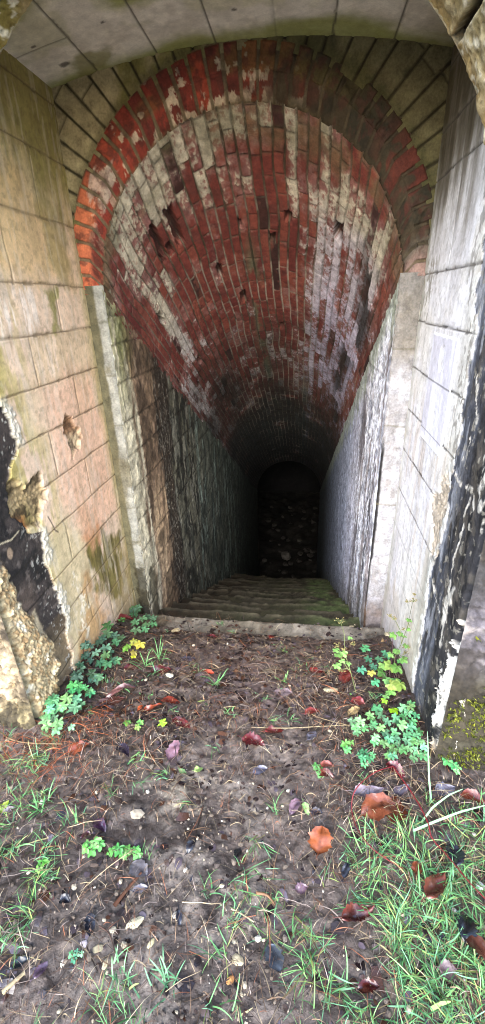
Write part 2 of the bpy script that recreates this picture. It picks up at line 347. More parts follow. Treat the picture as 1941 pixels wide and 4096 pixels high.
# pale filled patch with two torn fixing holes
py=arr((1.452,.003),(1.733,.003));pz=arr((1.014,.003),(1.379,.003));PY,PZ=np.meshgrid(py,pz,indexing='ij')
n=fbm(PY,PZ,0,60,3,141);edgd=np.minimum(np.minimum(PY-1.452,1.733-PY),np.minimum(PZ-1.014,1.379-PZ))
PC=tone(PY.shape,(222,222,236));PC=mix(PC,lin((188,185,196)),ss(.4,.75,fbm(PY*3,PZ*.5,0,9,4,142))*.6)
PC=mix(PC,lin((246,248,252)),(1-ss(.003,.009,edgd+.006*(n-.5)))*.95)
PC=mix(PC,lin((232,232,238)),ss(.045,.0,PZ-1.014+.05*(1.733-PY)-.03*(n-.5))*.9)
PC=mix(PC,lin((70,68,66)),(1-ss(.001,.003,np.abs(PZ-1.228-.02*(PY-1.55)*0)))*.75)
PC=mix(PC,lin((70,68,66)),(1-ss(.001,.003,np.abs(PZ-1.056)))*.75)
pd=.0035*ss(0,.004,edgd)+.0008*(n-.5)
for hy,hz in ((1.594,1.315),(1.592,1.128)):
    r=np.hypot((PY-hy)/.026,(PZ-hz+.008)/.042)+.35*(fbm(PY,PZ,0,70,3,143)-.5)
    m=1-ss(.7,1.1,r);PC=mix(PC,lin((176,168,162)),m*.8)
    PC=mix(PC,lin((236,234,230)),m*ss(hz-.002,hz-.02,PZ))
    PC=mix(PC,lin((40,34,30)),m*ss(hz-.002,hz+.008,PZ)*(1-ss(.7,1.0,r)))
    pd-=m*.009
pp=grid('plaster_patch',np.stack([XR-.0012-pd,PY,PZ],-1),PC,M_smooth,right_wall,True)
pp['label']='pale rectangular plaster patch with two torn fixing holes'

# ---- outer arch soffit (rough voussoirs above the springing)
th=np.linspace(0,math.pi,560);yy=arr((YF,.005),(YJ,.005))
T,Yg=np.meshgrid(th,yy,indexing='ij')
RS=.683;ax=RS*T
n1=fbm(ax,Yg,0,6,5,151);n2=fbm(ax,Yg,0,30,5,152);d1,d2,k=cells(ax+.01*n2,Yg,58,153)
vou=T/math.radians(24.);fv=np.abs(vou+.38-np.round(vou+.38))*math.radians(24.)*RS
jt=1-ss(.004,.012,fv+.006*(n2-.5))
C=tone(T.shape,(150,136,100));C=mix(C,lin((196,186,154)),ss(.35,.75,n2)*.8)
C=mix(C,lin((112,112,40)),ss(.42,.66,fbm(ax,Yg,0,7,4,154))*.75*ss(.6,1.0,T))
C=mix(C,lin((126,98,52)),ss(1.2,1.31,Yg)*.5)
C=mix(C,lin((214,208,190)),ss(.66,.8,fbm(ax,Yg,0,50,3,155))*.8)
C=mix(C,lin((60,52,36)),(1-ss(.05,.25,d1))*ss(.35,.8,k)*.85)
C=mix(C,lin((104,104,104)),ss(1.17,1.05,Yg+.06*(n1-.5))*.8)
C=mix(C,lin((26,22,18)),jt*.95)
r=RS+.010*(n1-.5)-.008*(n2-.5)+.006*(1-ss(.05,.3,d1))*k+.028*jt+.030*ss(.05,0,Yg-YF)*(.5+n1)-.006*ss(.03,0,YJ-Yg)*(n2)
P=np.stack([CX+r*np.cos(T),Yg,Z0-.01+r*np.sin(T)],-1)
sof=grid('arch_soffit',P,C,M_rough,facade,True)
sof['label']='rough tan and mossy underside of the outer arch stones'
# back return of that arch up to the ceiling
rr=arr((RS,.02),(1.0,.02));T2,R2=np.meshgrid(np.linspace(0,math.pi,90),rr,indexing='ij')
grid('arch_back',np.stack([CX+R2*np.cos(T2),YJ+0*T2,Z0-.01+R2*np.sin(T2)],-1),tone(T2.shape,(120,112,92)),M_rough,facade)

# ---- front face: from the opening's edge outward to the wall's outline
path=[];zb=-.25
for z in np.linspace(zb,Z0-.01,300,endpoint=False): path.append((XL,z,0))
for t in np.linspace(math.pi,0,360): path.append((CX+.685*math.cos(t),Z0-.01+.685*math.sin(t),1))
for z in np.linspace(Z0-.01,zb,301)[1:]: path.append((XR,z,2))
pa=np.array(path);out=[]
for x,z,k in path:
    if k==0: out.append((-6.5,zb+(z-zb)/(Z0-zb)*2.0))
    elif k==2: out.append((6.5,zb+(z-zb)/(Z0-zb)*2.0))
    else:
        t=abs(math.atan2(z-Z0+.01,x-CX));c=math.cos(t)
        X=6.5 if c>0 else -6.5
        # walk round the top edge
        w=t/math.pi
        if w<.25: out.append((6.5,1.75+(w/.25)*1.55))
        elif w>.75: out.append((-6.5,1.75+((1-w)/.25)*1.55))
        else: out.append((6.5-13*(w-.25)/.5,3.3))
ou=np.array(out)
tt=np.concatenate([np.linspace(0,.035,40,endpoint=False),np.linspace(.035,.2,26,endpoint=False),np.linspace(.2,1,20)])
A=pa[:,None,:2]*(1-tt[None,:,None])+ou[:,None,:]*tt[None,:,None]
X,Zf=A[...,0],A[...,1]
n1=fbm(X,Zf,0,4,5,161);n2=fbm(X,Zf,0,22,5,162);d1,d2,k=cells(X+.01*n2,Zf,34,163)
C=tone(X.shape,(74,72,74));C=mix(C,lin((44,43,44)),ss(.4,.7,n1)*.8);C=mix(C,lin((158,150,142)),ss(.6,.8,n2)*.7)
C=mix(C,lin((112,106,114)),ss(.45,.6,Zf+.15*(n1-.5))*ss(.85,.7,Zf)*ss(.4,.5,X)*.7)
C=mix(C,lin((60,56,42)),ss(.66,.46,Zf+.12*(n1-.5))*.9)
C=mix(C,lin((44,38,26)),ss(.45,.7,n2)*ss(.58,.42,Zf)*.7)
# big rock-faced courses
j,soft,bid,dz=joints(X,Zf,0.1,.62,.008,164,.007,.007,courses=[3.1,2.75,2.4,2.05,1.7,1.38,1.06,.74,.40,.08])
near=np.hypot(X-CX,np.maximum(Zf-Z0,0))
C=mix(C,lin((24,22,20)),j*.8*ss(.72,.85,near))
lf=ss(-.9,-.95,X)*ss(-1.5,-1.2,X)*ss(.95,.7,Zf+.2*(n1-.5))
e1,e2,ke=cells(X*1.3+Zf*.6+.03*n2,Zf-X*.3+.03*n1,60,165);hf=fbm(X,Zf,0,80,4,166)
C=mix(C,mix(lin((164,146,120))*np.ones(C.shape),lin((100,92,62)),ss(.34,.14,Zf+.16*(n1-.5)))*(.05+.6*n2+.75*hf+.35*ke)[...,None],lf*.95)
C=mix(C,lin((44,38,32)),ss(.56,.68,fbm(X,Zf,0,13,4,167))*.7)
C*=.62*(.25+.8*n2+.7*hf)[...,None]
dep=.018*(n1-.5)+.012*(n2-.5)+.010*(.5-d1)*k-.012*j+.010*(hf-.5)*ss(.3,.5,X)+lf*(.016*(.5-e1)*(.4+ke)+.012*(hf-.5)+.02*(n1-.5))
dep*=ss(0,.004,tt)[None,:]*.8+.2
P=np.stack([X,YF-dep,Zf],-1)
ff=grid('front_face',P,C,M_rough,facade)
# wall top
xs=np.linspace(-6.5,6.5,60);ys=np.linspace(YF,YF+.55,6);XX,YY=np.meshgrid(xs,ys,indexing='ij')
grid('coping',np.stack([XX,YY-.01,3.295+.02*fbm(XX,YY,0,3,3,171)],-1),tone(XX.shape,(96,98,64)),M_rough,facade)

# ------------------------------------------------------------------ porch ceiling
xs=arr((XL-.03,.0055),(XR+.03,.0055));ys=arr((YJ-.03,.0055),(YE+.02,.0055))
X,Y=np.meshgrid(xs,ys,indexing='ij')
n1=fbm(X,Y,0,5,5,181);n2=fbm(X,Y,0,22,5,182);fine=fbm(X,Y,0,90,3,183)
jl=[-.745,-.525,-.322,-.12,.066,.261]
dx=np.min(np.abs(X[...,None]-np.array(jl)+.004*(n2-.5)[...,None]),-1)
bay=np.searchsorted(jl,X);off=np.array([1.78,1.5,1.695,1.56,1.72,1.58,1.75])[bay]
dy=np.abs(Y-off+.01*(n1-.5))
j=np.maximum((1-ss(.0015,.005,dx))*np.where(X>-.2,.35+.65*(X>0),1.),(1-ss(.0012,.004,dy))*.7)
C=tone(X.shape,(226,219,206));C=mix(C,lin((206,198,184)),ss(.4,.7,n1)*.7);C=mix(C,lin((234,228,216)),ss(.5,.8,n2)*.5)
C=mix(C,lin((196,192,160)),ss(.5,.8,fbm(X,Y,0,9,4,184))*.6)
g1=ss(1.90,2.0,Y+.09*(n1-.5)+.05*(X>-.15)*(1-ss(.0,.3,np.abs(X-.08)))*1.2)
C=mix(C,lin((140,144,66)),g1*.85)
C=mix(C,lin((146,148,62)),pm(X,Y,[(-.62,1.3),(-.30,1.3),(-.36,1.66),(-.44,1.70),(-.56,1.68),(-.60,1.60)],.03,.04,9,185)*.8)
C=mix(C,lin((146,148,62)),pm(X,Y,[(-.92,1.3),(-.70,1.3),(-.75,1.60),(-.86,1.66)],.03,.04,9,186)*.75)
C=mix(C,lin((96,92,40)),pm(X,Y,[(-.22,1.3),(-.05,1.3),(-.08,1.68),(-.16,1.70)],.03,.04,9,187)*.7)
C=mix(C,lin((134,130,80)),pm(X,Y,[(-.80,1.90),(-.74,1.86),(-.68,1.9),(-.68,2.02),(-.82,2.02)],.02,.03,14,188)*.8)
for hx,hy,hr in ((-.62,1.76,.009),(-.36,1.72,.007),(-.29,1.70,.016),(-.235,1.83,.01),(-.85,1.76,.01),(.0,1.70,.02),(.05,1.69,.015),(-.50,1.68,.008),(-.82,1.90,.02)):
    C=mix(C,lin((84,78,70)),(1-ss(.6,1.1,np.hypot(X-hx,(Y-hy)*1.3)/hr+.4*(fine-.5)))*.85)
C=mix(C,lin((110,102,66)),ss(.25,.45,X+.1*(n1-.5))*.6*ss(1.75,2.0,Y))
C*=(.92+.14*n2)[...,None]
C=mix(C,lin((78,74,62)),j*.9)
zc=2.283-.075*((X-CX)/.69)**2+.003*j-.001*(n2-.5)
ceil=grid('porch_ceiling',np.stack([X,Y,zc],-1),C,M_smooth,None,True)
tag(ceil,'grey slab ceiling with mossy edge directly above the brick arch','ceiling')

# ------------------------------------------------------------------ end wall: spandrel, returns, brick ring
endw=thing('end_wall','olive stained wall of radiating stones around the red brick arch','wall',(0,0,0))
ths=np.linspace(math.radians(-2),math.radians(182),640);rs=arr((RO-.03,.006),(1.16,.006))
T,R=np.meshgrid(ths,rs,indexing='ij')
xx=R*np.cos(T);zz=R*np.sin(T)
n1=fbm(xx,zz,0,5,5,191);n2=fbm(xx,zz,0,26,5,192)
deg=np.degrees(T);fa=(deg-2.5)/5.03;ka=np.round(fa)
da=np.abs(fa-ka-.25*(_h(ka.astype(int),ka.astype(int)*0,ka.astype(int)*0,193)-.5))*math.radians(5.03)*R
cell=np.floor(fa);rj=RO+.06+.14*_h(cell.astype(int),cell.astype(int)*0,cell.astype(int)*0,194)
j=np.maximum(1-ss(.002,.007,da+.002*(n2-.5)),(1-ss(.0015,.005,np.abs(R-rj)))*.75)
bid=_h(cell.astype(int),(R>rj).astype(int),cell.astype(int)*0,195)
C=tone(T.shape,(164,150,116));C=mix(C,lin((172,156,124)),ss(.5,.9,bid)*.7);C=mix(C,lin((112,106,50)),ss(.42,.7,n1)*.8)
rt=ss(95,60,deg)
C=mix(C,lin((86,82,56)),rt*.85);C=mix(C,lin((48,48,30)),rt*ss(.42,.66,fbm(xx,zz,0,7,4,196))*.8)  # darkening painted on the right, partly the shade of the right jamb
C*=(.86+.28*n2)[...,None]
C=mix(C,lin((74,72,42)),ss(.035,.0,R-RO)*.6)
C=mix(C,lin((44,38,24)),j*.92)
P=np.stack([CX+xx,YE+.006*j+.003*(.5-n1)-.002*(bid-.5),Z0+zz],-1)
grid('spandrel',P,C,M_rough,endw,True)
# jamb returns below the springing
for side in (0,1):
    xs=arr((XL-.02,.004),(TXL,.004)) if side==0 else arr((TXR,.004),(XR+.02,.004))
    zs=arr((-.35,.006),(Z0+.02,.006));X,Z=np.meshgrid(xs,zs,indexing='ij')
    n1=fbm(X,Z,0,9,5,201+side);n2=fbm(X,Z,0,40,5,203+side)
    if side==0:
        C=tone(X.shape,(186,184,172));C=mix(C,lin((112,104,70)),ss(-.885,-.897,X+.016*(n1-.5))*.9)
        C=mix(C,lin((130,120,90)),ss(.45,.7,n1)*.7);C=mix(C,lin((122,112,84)),ss(.1,.04,np.abs(Z-.80))*.35)
        C=mix(C,lin((62,54,30)),pm(X,Z,[(-.905,.18),(-.845,.20),(-.84,-.2),(-.91,-.2)],.01,.02,30,205)*.85)
        jz=[1.43,1.21,.98,.78,.55,.35]
    else:
        C=tone(X.shape,(190,190,197));C=mix(C,lin((146,142,142)),ss(.38,.66,fbm(X,Z*.6,0,16,5,206))*.5)
        C=mix(C,lin((130,124,118)),ss(.55,.75,n2)*.4);C=mix(C,lin((126,118,104)),ss(1.3,1.5,Z+.3*n1)*.7)
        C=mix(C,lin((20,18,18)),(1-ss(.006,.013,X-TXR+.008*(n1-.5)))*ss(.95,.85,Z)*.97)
        C=mix(C,lin((110,84,62)),ss(.10,-.05,Z)*.6)
        jz=[1.3,.98,.6]
    C*=(.50 if side==0 else .64)*(.86+.25*n2)[...,None]
    for z in jz:C=mix(C,lin((90,84,64)),(1-ss(.002,.006,np.abs(Z-z+.01*(n1-.5))))*.6)
    dd=.004*(n2-.5)+.006*(n1-.5)
    if side: dd=dd*1.8
    rnd=np.minimum(np.abs(X-(TXL if side==0 else TXR)),.02);dd=dd+.010*(1-rnd/.02)**2
    q=grid('jamb',np.stack([X,YE+dd,Z],-1),C,M_rough,endw,True)
    q['label']=('narrow pale cream','narrow rough whitewashed')[side]+' return beside the stair'

# brick ring: front face, rounded arris and soffit in one sheet
NB=36
ths=np.linspace(math.radians(-1),math.radians(181),1000)
sa=np.concatenate([np.linspace(0,RO-RM,26),(RO-RM)+np.linspace(0,.075,26)[1:]])
T,Sg=np.meshgrid(ths,sa,indexing='ij');FT=RO-RM
n1=fbm(T*.65,Sg,0,9,5,211);n2=fbm(T*.65,Sg,0,45,5,212)
bp=(T/math.pi)*NB+.12*(fbm(T*3,Sg*2,0,1,2,213)-.5)
bi=np.floor(bp).astype(int);bf=bp-bi;pitch=math.pi*.66/NB
db=np.minimum(bf,1-bf)*pitch
tj=.0045+.004*_h(bi,bi*0,bi*0,214)
j=1-ss(tj*.6,tj*1.25,db+.003*(n2-.5))
j=np.maximum(j,(1-ss(.004,.009,Sg))*.8);j=np.maximum(j,ss(FT+.050,FT+.062,Sg+.02*(n1-.5)))
hb=_h(bi,bi*0,bi*0,215)
deg=np.degrees(T);front=1-ss(FT-.004,FT+.012,Sg)
C=mix(tone(T.shape,(132,54,42)),lin((98,42,36)),ss(.4,.9,hb))
C=mix(C,lin((160,70,48)),ss(.75,.95,_h(bi,bi*0+1,bi*0,216))*.5);C=mix(C,lin((84,40,36)),ss(.7,.9,_h(bi,bi*0+2,bi*0,216))*.6)
C=mix(C,lin((200,116,78)),front*ss(135,158,deg)*.75)                    # paler bricks low on the left face
C=mix(C,lin((186,92,60)),ss(160,175,deg)*.4)
ww=ss(.66,.74,fbm(T*.65,Sg,0,30,5,217)+.30*ss(.02,.075,Sg-FT)-.16*ss(.1,0,Sg)-.08)*ss(50,75,deg)*ss(185,120,deg)
C=mix(C,lin((196,182,158)),ww*.8)
C=mix(C,lin((186,172,156)),pm(deg/60,Sg*8,[(2.35,.5),(2.42,.2),(2.5,.45),(2.46,.9),(2.38,.8)],.03,.1,6,218)*.7)
gr=ss(100,66,deg+30*(n1-.5))*ss(2,10,deg)
C=mix(C,lin((52,50,36)),gr*.95*ss(-.15,.2,fbm(T*.65,Sg,0,11,4,219)+.1));C=mix(C,lin((34,34,26)),gr*ss(.5,.7,n1)*.7)
C=mix(C,lin((92,40,32)),gr*ss(.76,.84,fbm(T*.65,Sg,0,9,3,220))*.8*ss(48,32,deg)*ss(14,24,deg))
C=mix(C,lin((96,88,44)),ss(.35,.6,n1)*front*ss(150,110,deg)*ss(40,80,deg)*.45)
C=mix(C,lin((146,140,132)),ss(14,2,deg)*.6)
C=mix(C,lin((70,40,34)),ss(.5,.75,fbm(T*.65,Sg,0,34,4,222))*.6)
C*=(.74+.38*n2)[...,None]
C=mix(C,lin((104,92,70))*((.6+.6*n2)*(1-.62*gr))[...,None],j*.9)
dec=ss(FT+.04,FT,Sg)*gr*ss(.5,.72,fbm(T*.65,Sg,0,12,4,221))*.008                           # decayed bricks on the right
d=-.008*j*(1-ss(FT+.03,FT+.05,Sg))-.004*(n2-.5)-.006*(hb-.5)-dec
w_=np.clip(Sg-FT,0,None);r=np.where(Sg<FT,RO-Sg,RM-w_*.45);yd=w_*.80
cr=.016;q=np.clip((np.abs(Sg-FT))/cr,0,1);rd=(1-q)**2*.006
r=r+rd-np.where(Sg<FT,0,1)*d*1.0*ss(0,.006,Sg-FT)
y=YE-.004+yd+rd-np.where(Sg<FT,1,0)*d
z=Z0+r*np.sin(T)-SL*yd-.016*ss(0,.06,yd)
ring=grid('brick_arch',np.stack([CX+r*np.cos(T),y,z],-1),C,M_brick,endw,True)
ring['label']='ring of red brick headers, orange at lower left and grimy dark on the right'

# ------------------------------------------------------------------ brick vault over the stair
NC=40
ths=np.linspace(math.radians(-1.5),math.radians(181.5),780)
Ys=np.concatenate([np.arange(YE+.022,3.0,.0048),geo(3.0,8.0,.0055,.03)])
T,Y=np.meshgrid(ths,Ys,indexing='ij');deg=np.degrees(T)
A_=T*RV;Ls=(Y-YE)*1.149
n1=fbm(A_,Ls,0,5,5,231);n2=fbm(A_,Ls,0,36,5,232);n3=fbm(A_,Ls*.45,0,12,5,233)
wv=(fbm(A_,Ls,0,3.5,2,234)-.5)*.35
cp=T/math.pi*NC+wv;ci=np.floor(cp).astype(int);cf=cp-ci;pitch=math.pi*RV/NC
z0=ci*0
# each course: stretchers with some headers, its own start and its own length
bl=.205+.02*(_h(ci,z0,z0,235)-.5)
u=Ls/bl+_h(ci,z0,z0,236)*1.0+.5*(ci%2);ui=np.floor(u).astype(int);uf=u-ui
hd=_h(ci,ui,z0,237)<.16                       # a stretcher replaced by two headers
uu=np.where(hd,(uf*2)%1,uf);ll=np.where(hd,bl/2,bl);sub=np.where(hd,(uf>=.5).astype(int),0)
bid=_h(ci,ui*2+sub,z0,238);bi2=_h(ci,ui*2+sub,z0+3,239);bi3=_h(ci,ui*2+sub,z0+5,240)
dl=np.minimum(uu,1-uu)*ll;dc=np.minimum(cf,1-cf)*pitch
jw=(n2-.5)*.004
j=np.maximum(1-ss(.0017,.0043,dl+jw),1-ss(.0028,.0060,dc+jw*.7))
C=mix(tone(T.shape,(124,54,44)),lin((142,68,52)),ss(.5,.95,bid));C=mix(C,lin((92,58,52)),ss(.5,.75,fbm(A_,Ls,0,24,4,249))*.35)
C=mix(C,lin((108,42,38)),ss(.75,.9,bi2)*.8)
C=mix(C,lin((52,36,34)),(bi3<.035)*.85)
C=mix(C,lin((160,88,66)),(ss(.62,.75,n3)*.35))
def G_(d,y,sd,sy): return np.exp(-((deg-d)/sd)**2-((Y-y)/sy)**2)
W=.80*G_(140,2.12,22,.20)+.55*G_(150,2.45,7,.5)+.62*G_(112,2.12,16,.20)+.42*G_(84,2.05,14,.10)+.5*G_(72,2.2,4,.3)
W+=1.2*np.exp(-((deg-42)/16)**2)*ss(2.05,2.2,Y)*ss(4.6,3.4,Y)+.62*np.exp(-((deg-24)/9)**2)*ss(4.8,3.6,Y)+.35*np.exp(-((deg-63)/7)**2)*ss(2.2,2.4,Y)
W+=1.0*np.exp(-((deg-150-3*np.sin(Y*3))/4.0)**2)*ss(2.3,2.5,Y)*ss(3.4,3.1,Y)+1.0*np.exp(-((deg-166)/7)**2)*ss(3.0,3.2,Y)*ss(4.6,4.1,Y)
W+=.12*ss(3.1,3.9,Y)+.12
W-=.5*G_(88,2.9,17,.6)+.45*G_(125,2.75,14,.5)+.5*G_(168,2.4,9,.6)
W+=.55*((bi2>.955)&(Y<4.2))+.28*(bid-.5)
W=np.minimum(W,.95)
ch=_h(ci,z0,z0,251);wl=W*.64+.50*(bi3-.53)+.42*(ch-.5)*ss(.15,.5,W)+.46*(fbm(A_,Ls*.6,0,13,5,241)-.5)+.34*(fbm(A_,Ls*.8,0,50,4,248)-.5)
fl=ss(.29,.41,wl)*(1-.85*ss(.60,.68,fbm(A_,Ls*.8,0,85,3,250))*ss(.75,.45,wl))
wcol=mix(lin((206,196,172))*np.ones(C.shape),lin((204,196,212)),ss(2.2,2.6,Y+.2*(n1-.5))*ss(80,50,deg)*.9+ss(2.5,3.2,Y)*.5)
C=mix(C,wcol*(.80+.30*n2)[...,None],fl*(.74+.22*ss(.40,.6,wl)))
C=mix(C,lin((170,130,124)),ss(.0,.32,wl+.3*(n3-.5))*(1-fl)*.42)                       # thin lime bloom
# algae streaks
gs=np.exp(-((deg-96.5-1.5*np.sin(Y*2))/3.0)**2)*ss(2.5,2.9,Y)*ss(.25,.5,fbm(A_,Ls*.3,0,12,4,242))
C=mix(C,lin((112,128,96)),gs*.75)
gs2=np.exp(-((deg-66)/4)**2)*ss(4.0,4.6,Y)+np.exp(-((deg-110)/3)**2)*ss(4.6,5.2,Y)
C=mix(C,lin((120,150,136)),gs2*.6*ss(.3,.55,n3))
C=mix(C,lin((112,110,72)),ss(2.26,2.12,Y+.15*(n1-.5))*ss(.35,.6,n1)*.5)
# black mould: right springing, patches; far half painted dark, staining plus fading light
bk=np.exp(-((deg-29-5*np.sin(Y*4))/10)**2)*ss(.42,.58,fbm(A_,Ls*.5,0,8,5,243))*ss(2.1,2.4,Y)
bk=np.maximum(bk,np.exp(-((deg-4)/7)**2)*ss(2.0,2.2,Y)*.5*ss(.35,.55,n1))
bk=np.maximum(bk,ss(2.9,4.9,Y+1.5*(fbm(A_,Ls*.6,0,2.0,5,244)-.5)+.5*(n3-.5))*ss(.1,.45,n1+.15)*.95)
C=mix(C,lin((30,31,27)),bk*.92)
C=mix(C,lin((30,40,40)),ss(3.6,5.6,Y)*.7)  # teal-black painted over the far end, imitating the loss of daylight
C=C*.86+.14*C.mean(-1,keepdims=True);C*=(.78+.34*n2)[...,None]*.88
mc=mix(lin((78,73,58))*np.ones(C.shape),lin((160,151,136)),ss(2.25,2.6,Y+.1*(n1-.5))*ss(.15,.35,n3)*(.35+.65*np.exp(-((deg-92)/38)**4)));mc=mix(mc,lin((60,60,44)),ss(.55,.72,n1)*.8)
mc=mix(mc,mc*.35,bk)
C=mix(C,mc*(.7+.5*n2)[...,None],j*.85*(1-.45*fl))
d=-.007*j*(.6+.8*n1)-.0016*(n2-.5)-.004*(bid-.5)+.0012*fl-.004*ss(.6,.8,n3)*ss(.3,.1,fl)
# bricks that have dropped out
for hd_,hy,a_,b_ in ((137,2.335,1.6,.10),(127,2.36,1.7,.10),(113,2.77,1.3,.045),(133,2.42,1.2,.04),(84,2.62,1.3,.035),(76,2.48,1.4,.03),(98,2.52,.7,.025),(104,3.05,1.5,.05),(83,3.42,1.3,.04),(156,2.62,1.4,.05),(52,2.42,1.6,.05),(147,3.3,1.3,.05)):
    q=np.maximum(np.abs(deg-hd_)/a_/1.25,np.abs(Y-hy)/b_)+.5*(n2-.5)
    m=1-ss(.85,1.1,q);d-=m*.035;C=mix(C,lin((52,34,30))*(.6+.6*1),m*.85)
r=RV-d
zc=1.537-SL*(Y-YE)+.012*np.sin(Y*1.7)
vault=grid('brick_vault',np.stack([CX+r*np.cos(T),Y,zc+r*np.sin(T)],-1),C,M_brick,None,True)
tag(vault,'sloping red brick barrel vault with flaking whitewash over the stairs','vault')

# ------------------------------------------------------------------ stair tunnel side walls
Ys=np.concatenate([np.arange(YE,2.9,.006),geo(2.9,8.0,.007,.04)]);hs=np.linspace(0,1,300)
Y,Hh=np.meshgrid(Ys,hs,indexing='ij')
ztop=1.56-SL*(Y-YE);zbot=-.5-.62*(Y-YE)-.35*ss(4.5,8,Y)
Z=zbot+(ztop-zbot)*Hh
TC_=[1.46,1.34,1.17,.99,.82,.64,.46,.28,.10,-.08,-.26,-.44,-.62,-.8,-.98,-1.16,-1.34,-1.52,-1.7,-1.9,-2.1,-2.3,-2.5,-2.7,-2.9]
for side in (0,1):
    n1=fbm(Y,Z,0,5,5,251+side);n2=fbm(Y,Z,0,32,5,253+side);n3=fbm(Y*2.4,Z*.35,0,7,5,255+side);n4=fbm(Y,Z,0,75,3,257+side)
    j,soft,bid,dz=joints(Y,Z,2.2,.55,.006,259+side,.006,.005,courses=TC_)
    Yn=Y+.16*(n3-.5)+.05*(n1-.5)
    if side==0:
        C=tone(Y.shape,(206,196,168));C=mix(C,lin((160,156,112)),ss(.45,.7,n3)*ss(.9,1.3,Z)*.8);C=mix(C,lin((200,186,160)),ss(.5,.7,n2)*.4*ss(.8,.3,Z))
        C=mix(C,lin((122,98,78)),ss(2.16,2.23,Yn)*.95)
        tanb=ss(2.2,2.26,Yn)*ss(2.55,2.42,Yn)*ss(.62,.35,Z+.3*(n1-.5)+.3*(Y-2.2))
        C=mix(C,lin((196,168,134)),tanb*.9)
        C=mix(C,lin((140,116,92)),ss(2.2,2.26,Yn)*ss(2.7,2.5,Yn)*ss(.42,.65,n3)*.7)
        C=mix(C,lin((62,50,38)),ss(2.2,2.26,Yn)*ss(2.6,2.4,Yn)*ss(.5,.66,n1)*.7)
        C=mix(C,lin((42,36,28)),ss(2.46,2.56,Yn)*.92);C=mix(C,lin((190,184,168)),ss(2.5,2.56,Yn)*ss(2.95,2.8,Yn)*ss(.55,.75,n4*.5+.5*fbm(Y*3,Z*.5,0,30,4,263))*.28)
        C=mix(C,lin((104,102,86)),ss(2.72,2.82,Yn)*.85);C=mix(C,lin((26,24,20)),ss(2.7,2.8,Yn)*ss(.48,.6,fbm(Y*1.5,Z*.7,0,9,5,264))*.85);C=mix(C,lin((150,148,132)),ss(2.7,2.8,Yn)*ss(.60,.72,fbm(Y*2,Z*.5,0,13,5,265))*.6);C=mix(C,lin((52,54,46)),ss(2.8,2.95,Yn)*ss(.42,.62,n3)*.8)
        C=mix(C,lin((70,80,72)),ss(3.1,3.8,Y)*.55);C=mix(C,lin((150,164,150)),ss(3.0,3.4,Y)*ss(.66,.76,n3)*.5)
        C=mix(C,lin((62,54,32)),pm(Y,Z,[(2.05,.12),(2.13,.16),(2.17,-.02),(2.14,-.3),(2.04,-.3)],.015,.02,25,261)*.8)
        C=mix(C,lin((96,86,66)),ss(.045,.0,np.abs(Y-2.135-.02*np.sin(Z*9)))*.5)
        C=mix(C,lin((104,110,56)),ss(1.25,1.5,Z+.566*(Y-YE)+.2*(n3-.5))*.6*ss(2.3,2.1,Y))
        jd=.6
    else:
        C=tone(Y.shape,(232,236,250));C=mix(C,lin((164,168,186)),ss(.40,.62,n3)*.8);C=mix(C,lin((70,70,80)),ss(.54,.64,fbm(Y*1.6,Z,0,48,4,266))*.6);C=mix(C,lin((224,224,232)),ss(.52,.68,n2)*.65)
        C=mix(C,lin((110,98,96)),ss(.6,.72,fbm(Y*3,Z*.25,0,8,4,262))*.75)
        C=mix(C,lin((34,32,34)),ss(.030,.012,np.abs(Yn-2.23+.03*Z))*ss(.75,.5,Z)*ss(.4,.55,n1+.1)*.85)
        C=mix(C,lin((180,184,206)),ss(2.5,2.9,Yn)*.7);C=mix(C,lin((78,70,70)),ss(2.55,2.62,Yn)*ss(2.85,2.75,Yn)*ss(.35,.6,n3)*.75)
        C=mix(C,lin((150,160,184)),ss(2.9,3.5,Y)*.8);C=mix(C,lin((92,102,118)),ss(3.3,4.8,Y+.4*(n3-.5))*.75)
        C=mix(C,lin((58,56,60)),ss(.56,.64,n4)*ss(.4,.6,n1)*.5)
        C=mix(C,lin((150,160,140)),ss(1.35,1.5,Z+.566*(Y-YE)+.2*(n3-.5))*.7)
        C=mix(C,lin((84,80,60)),ss(.2,-.1,Z+.6*(Y-YE)+.2*(n3-.5))*.5)
        jd=.35
    C=mix(C,lin((52,58,54)),ss(4.6,6.5,Y)*.8)  # both walls painted darker with depth, standing in for light falloff
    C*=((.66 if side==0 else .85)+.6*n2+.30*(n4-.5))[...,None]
    C=mix(C,lin((40,34,24)),j*jd*.8);C=mix(C,C*.7,soft*jd*.5)
    dep=-.008*j*jd+.010*(n1-.5)+.006*(n2-.5)+.003*(n4-.5)
    if side==1: dep-=.012*ss(2.06,2.0,Y)*ss(.95,.8,Z)
    P=np.stack([(TXL+dep) if side==0 else (TXR-dep),Y,Z],-1)
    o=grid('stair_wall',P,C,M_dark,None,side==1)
    tag(o,('brown and black stained block wall going down left of the stairs','streaked lilac-white limewashed wall going down right of the stairs')[side],'wall')

